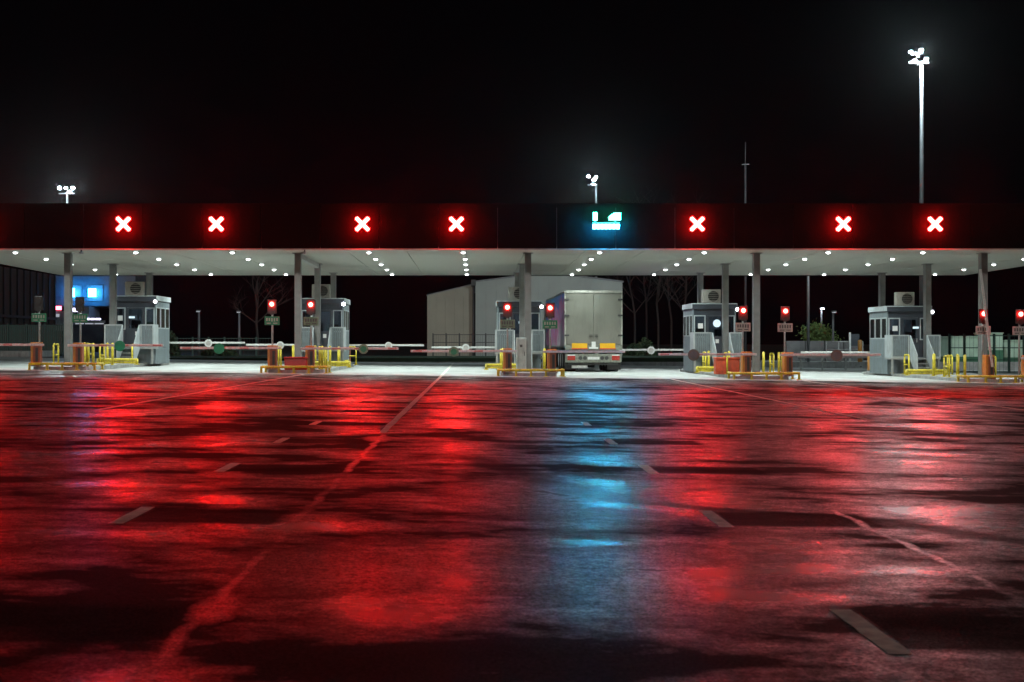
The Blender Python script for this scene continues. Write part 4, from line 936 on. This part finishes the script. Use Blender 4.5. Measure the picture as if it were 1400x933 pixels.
# ------------------------------------------------------------------ trees
def limb(b, p, d, L, r, depth, rr, tips):
    n = 4; q = Vector(p); dd = Vector(d).normalized()
    for k in range(n):
        nd = (dd + Vector((rr.uniform(-.18, .18), rr.uniform(-.18, .18), rr.uniform(-.05, .12)))).normalized()
        q2 = q + nd * L / n; r2 = r * (1 - 0.22 * (k + 1) / n * 1.6)
        b.tube(q, q2, r * (1 - 0.22 * k / n * 1.6), r2, 6 if depth > 1 else 4, cap=False); q = q2; dd = nd
        if depth > 0 and (k > 0 or depth == 3):
            for _ in range(2):
                a = rr.uniform(0, 2 * math.pi); t = rr.uniform(0.5, 0.95)
                sd = (dd * (1 - t * 0.55) + Vector((math.cos(a), math.sin(a), 0.15)) * t).normalized()
                limb(b, q, sd, L * rr.uniform(0.5, 0.68), r2 * 0.55, depth - 1, rr, tips)
    tips.append((q, dd))
def tree(name, px, Y, h, lab, seed, leaf=None, leaves=0, lsize=0.16, depth=3, r=0.14, spread=0.7, trunk_f=0.35, grp=None, bark='bark', zadd=0.0):
    rr = random.Random(seed); x = X_at(px, Y); e = empty(name, (x, Y, gz(x) + zadd)); tag(e, lab, 'tree', grp)
    b = mb(bark); tips = []
    b.tube((0, 0, -0.1), (0, 0, h * trunk_f), r, r * 0.8, 8, cap=False)
    limb(b, (0, 0, h * trunk_f), (0, 0, 1), h * (1 - trunk_f) * 0.85, r * 0.8, depth, rr, tips); b.build('trunk', e)
    if leaves:
        b = mb(leaf)
        for _ in range(leaves):
            q, d = rr.choice(tips); p = q + Vector((rr.gauss(0, spread), rr.gauss(0, spread), rr.gauss(0, spread * 0.8)))
            if p.z < h * trunk_f * 0.5: continue
            u = Vector((rr.uniform(-1, 1), rr.uniform(-1, 1), rr.uniform(-1, 1))).normalized(); w = u.orthogonal().normalized(); s = lsize * rr.uniform(0.6, 1.3)
            b.face([p - u * s, p + w * s * 0.45, p + u * s, p - w * s * 0.45])
        c = b.build('crown', e, recalc=False)
    return e
tree('bare_tree', 352, 112, 6.6, 'bare leafless tree left of the first red signal', 3, depth=3, r=0.14, trunk_f=0.22)
tree('small_tree', 1121, 100, 1.7, 'small lit green tree beside the slim grey post', 5, 'leaf', 5200, 0.12, 3, 0.06, 0.26, 0.14, zadd=0.0)
for k, (px, Y, h, s) in enumerate(((868, 128, 9, 11), (884, 140, 12, 12), (900, 126, 11, 13), (918, 134, 12, 14), (935, 124, 9, 17))):
    tree('bare_tree', px, Y, h, ['slim dark bare tree touching the right edge of the lorry', 'tall dark bare tree second in the row right of the lorry', 'dark bare tree in the middle of the row right of the lorry', 'tall dark bare tree fourth in the row right of the lorry', 'dark bare tree touching the left edge of the booth'][k], s, depth=3, r=0.12, trunk_f=0.3, grp='dark trees right of the lorry')
def shrub(px, Y, h, w, lab, seed, n=900):
    rr = random.Random(seed); x = X_at(px, Y); e = empty('shrub', (x, Y, gz(x) - 0.1)); tag(e, lab, 'shrub', 'shrubs behind the lanes')
    b = mb('bark'); 
    for _ in range(7): b.tube((rr.uniform(-.2, .2), 0, 0), (rr.uniform(-w, w) * 0.6, rr.uniform(-.4, .4), h * 0.7), 0.03, 0.012, 5)
    b.build('stems', e); b = mb('leaf_dark')
    for _ in range(n):
        a = rr.uniform(0, 2 * math.pi); q = rr.random() ** 0.5; t = rr.random() ** 0.7
        p = Vector((w * q * math.cos(a) * (1 - 0.4 * t), w * 0.6 * q * math.sin(a), h * t * (1 - 0.45 * q * q)))
        u = Vector((rr.uniform(-1, 1), rr.uniform(-1, 1), rr.uniform(-1, 1))).normalized(); w_ = u.orthogonal().normalized(); s = 0.12 * rr.uniform(0.6, 1.3)
        b.face([p - u * s, p + w_ * s * 0.45, p + u * s, p - w_ * s * 0.45])
    b.build('foliage', e, recalc=False)
shrub(866, 104, 1.5, 1.1, 'low dark shrub touching the right edge of the lorry', 1)
shrub(882, 108, 1.9, 1.2, 'rounded green shrub a little right of the lorry', 2)
shrub(300, 100, 1.1, 1.6, 'low dark shrub behind the boom with the bright green disc', 3)
shrub(233, 96, 1.9, 0.8, 'dark shrub just right of the far left booth', 4)

# ------------------------------------------------------------------ damp night air
hm = bpy.data.materials.new('night_haze'); hm.use_nodes = True; MAT['night_haze'] = hm
hn_ = hm.node_tree.nodes; hn_.remove(hn_['Principled BSDF']); pv = hn_.new('ShaderNodeVolumePrincipled')
pv.inputs['Color'].default_value = (0.9, 0.93, 0.95, 1); pv.inputs['Density'].default_value = 0.00008; pv.inputs['Anisotropy'].default_value = 0.93
hm.node_tree.links.new(pv.outputs[0], hn_['Material Output'].inputs['Volume'])
tag(mb('night_haze').box(-70, 70, -25, 170, -2.5, 24).build('haze'), kind='stuff')
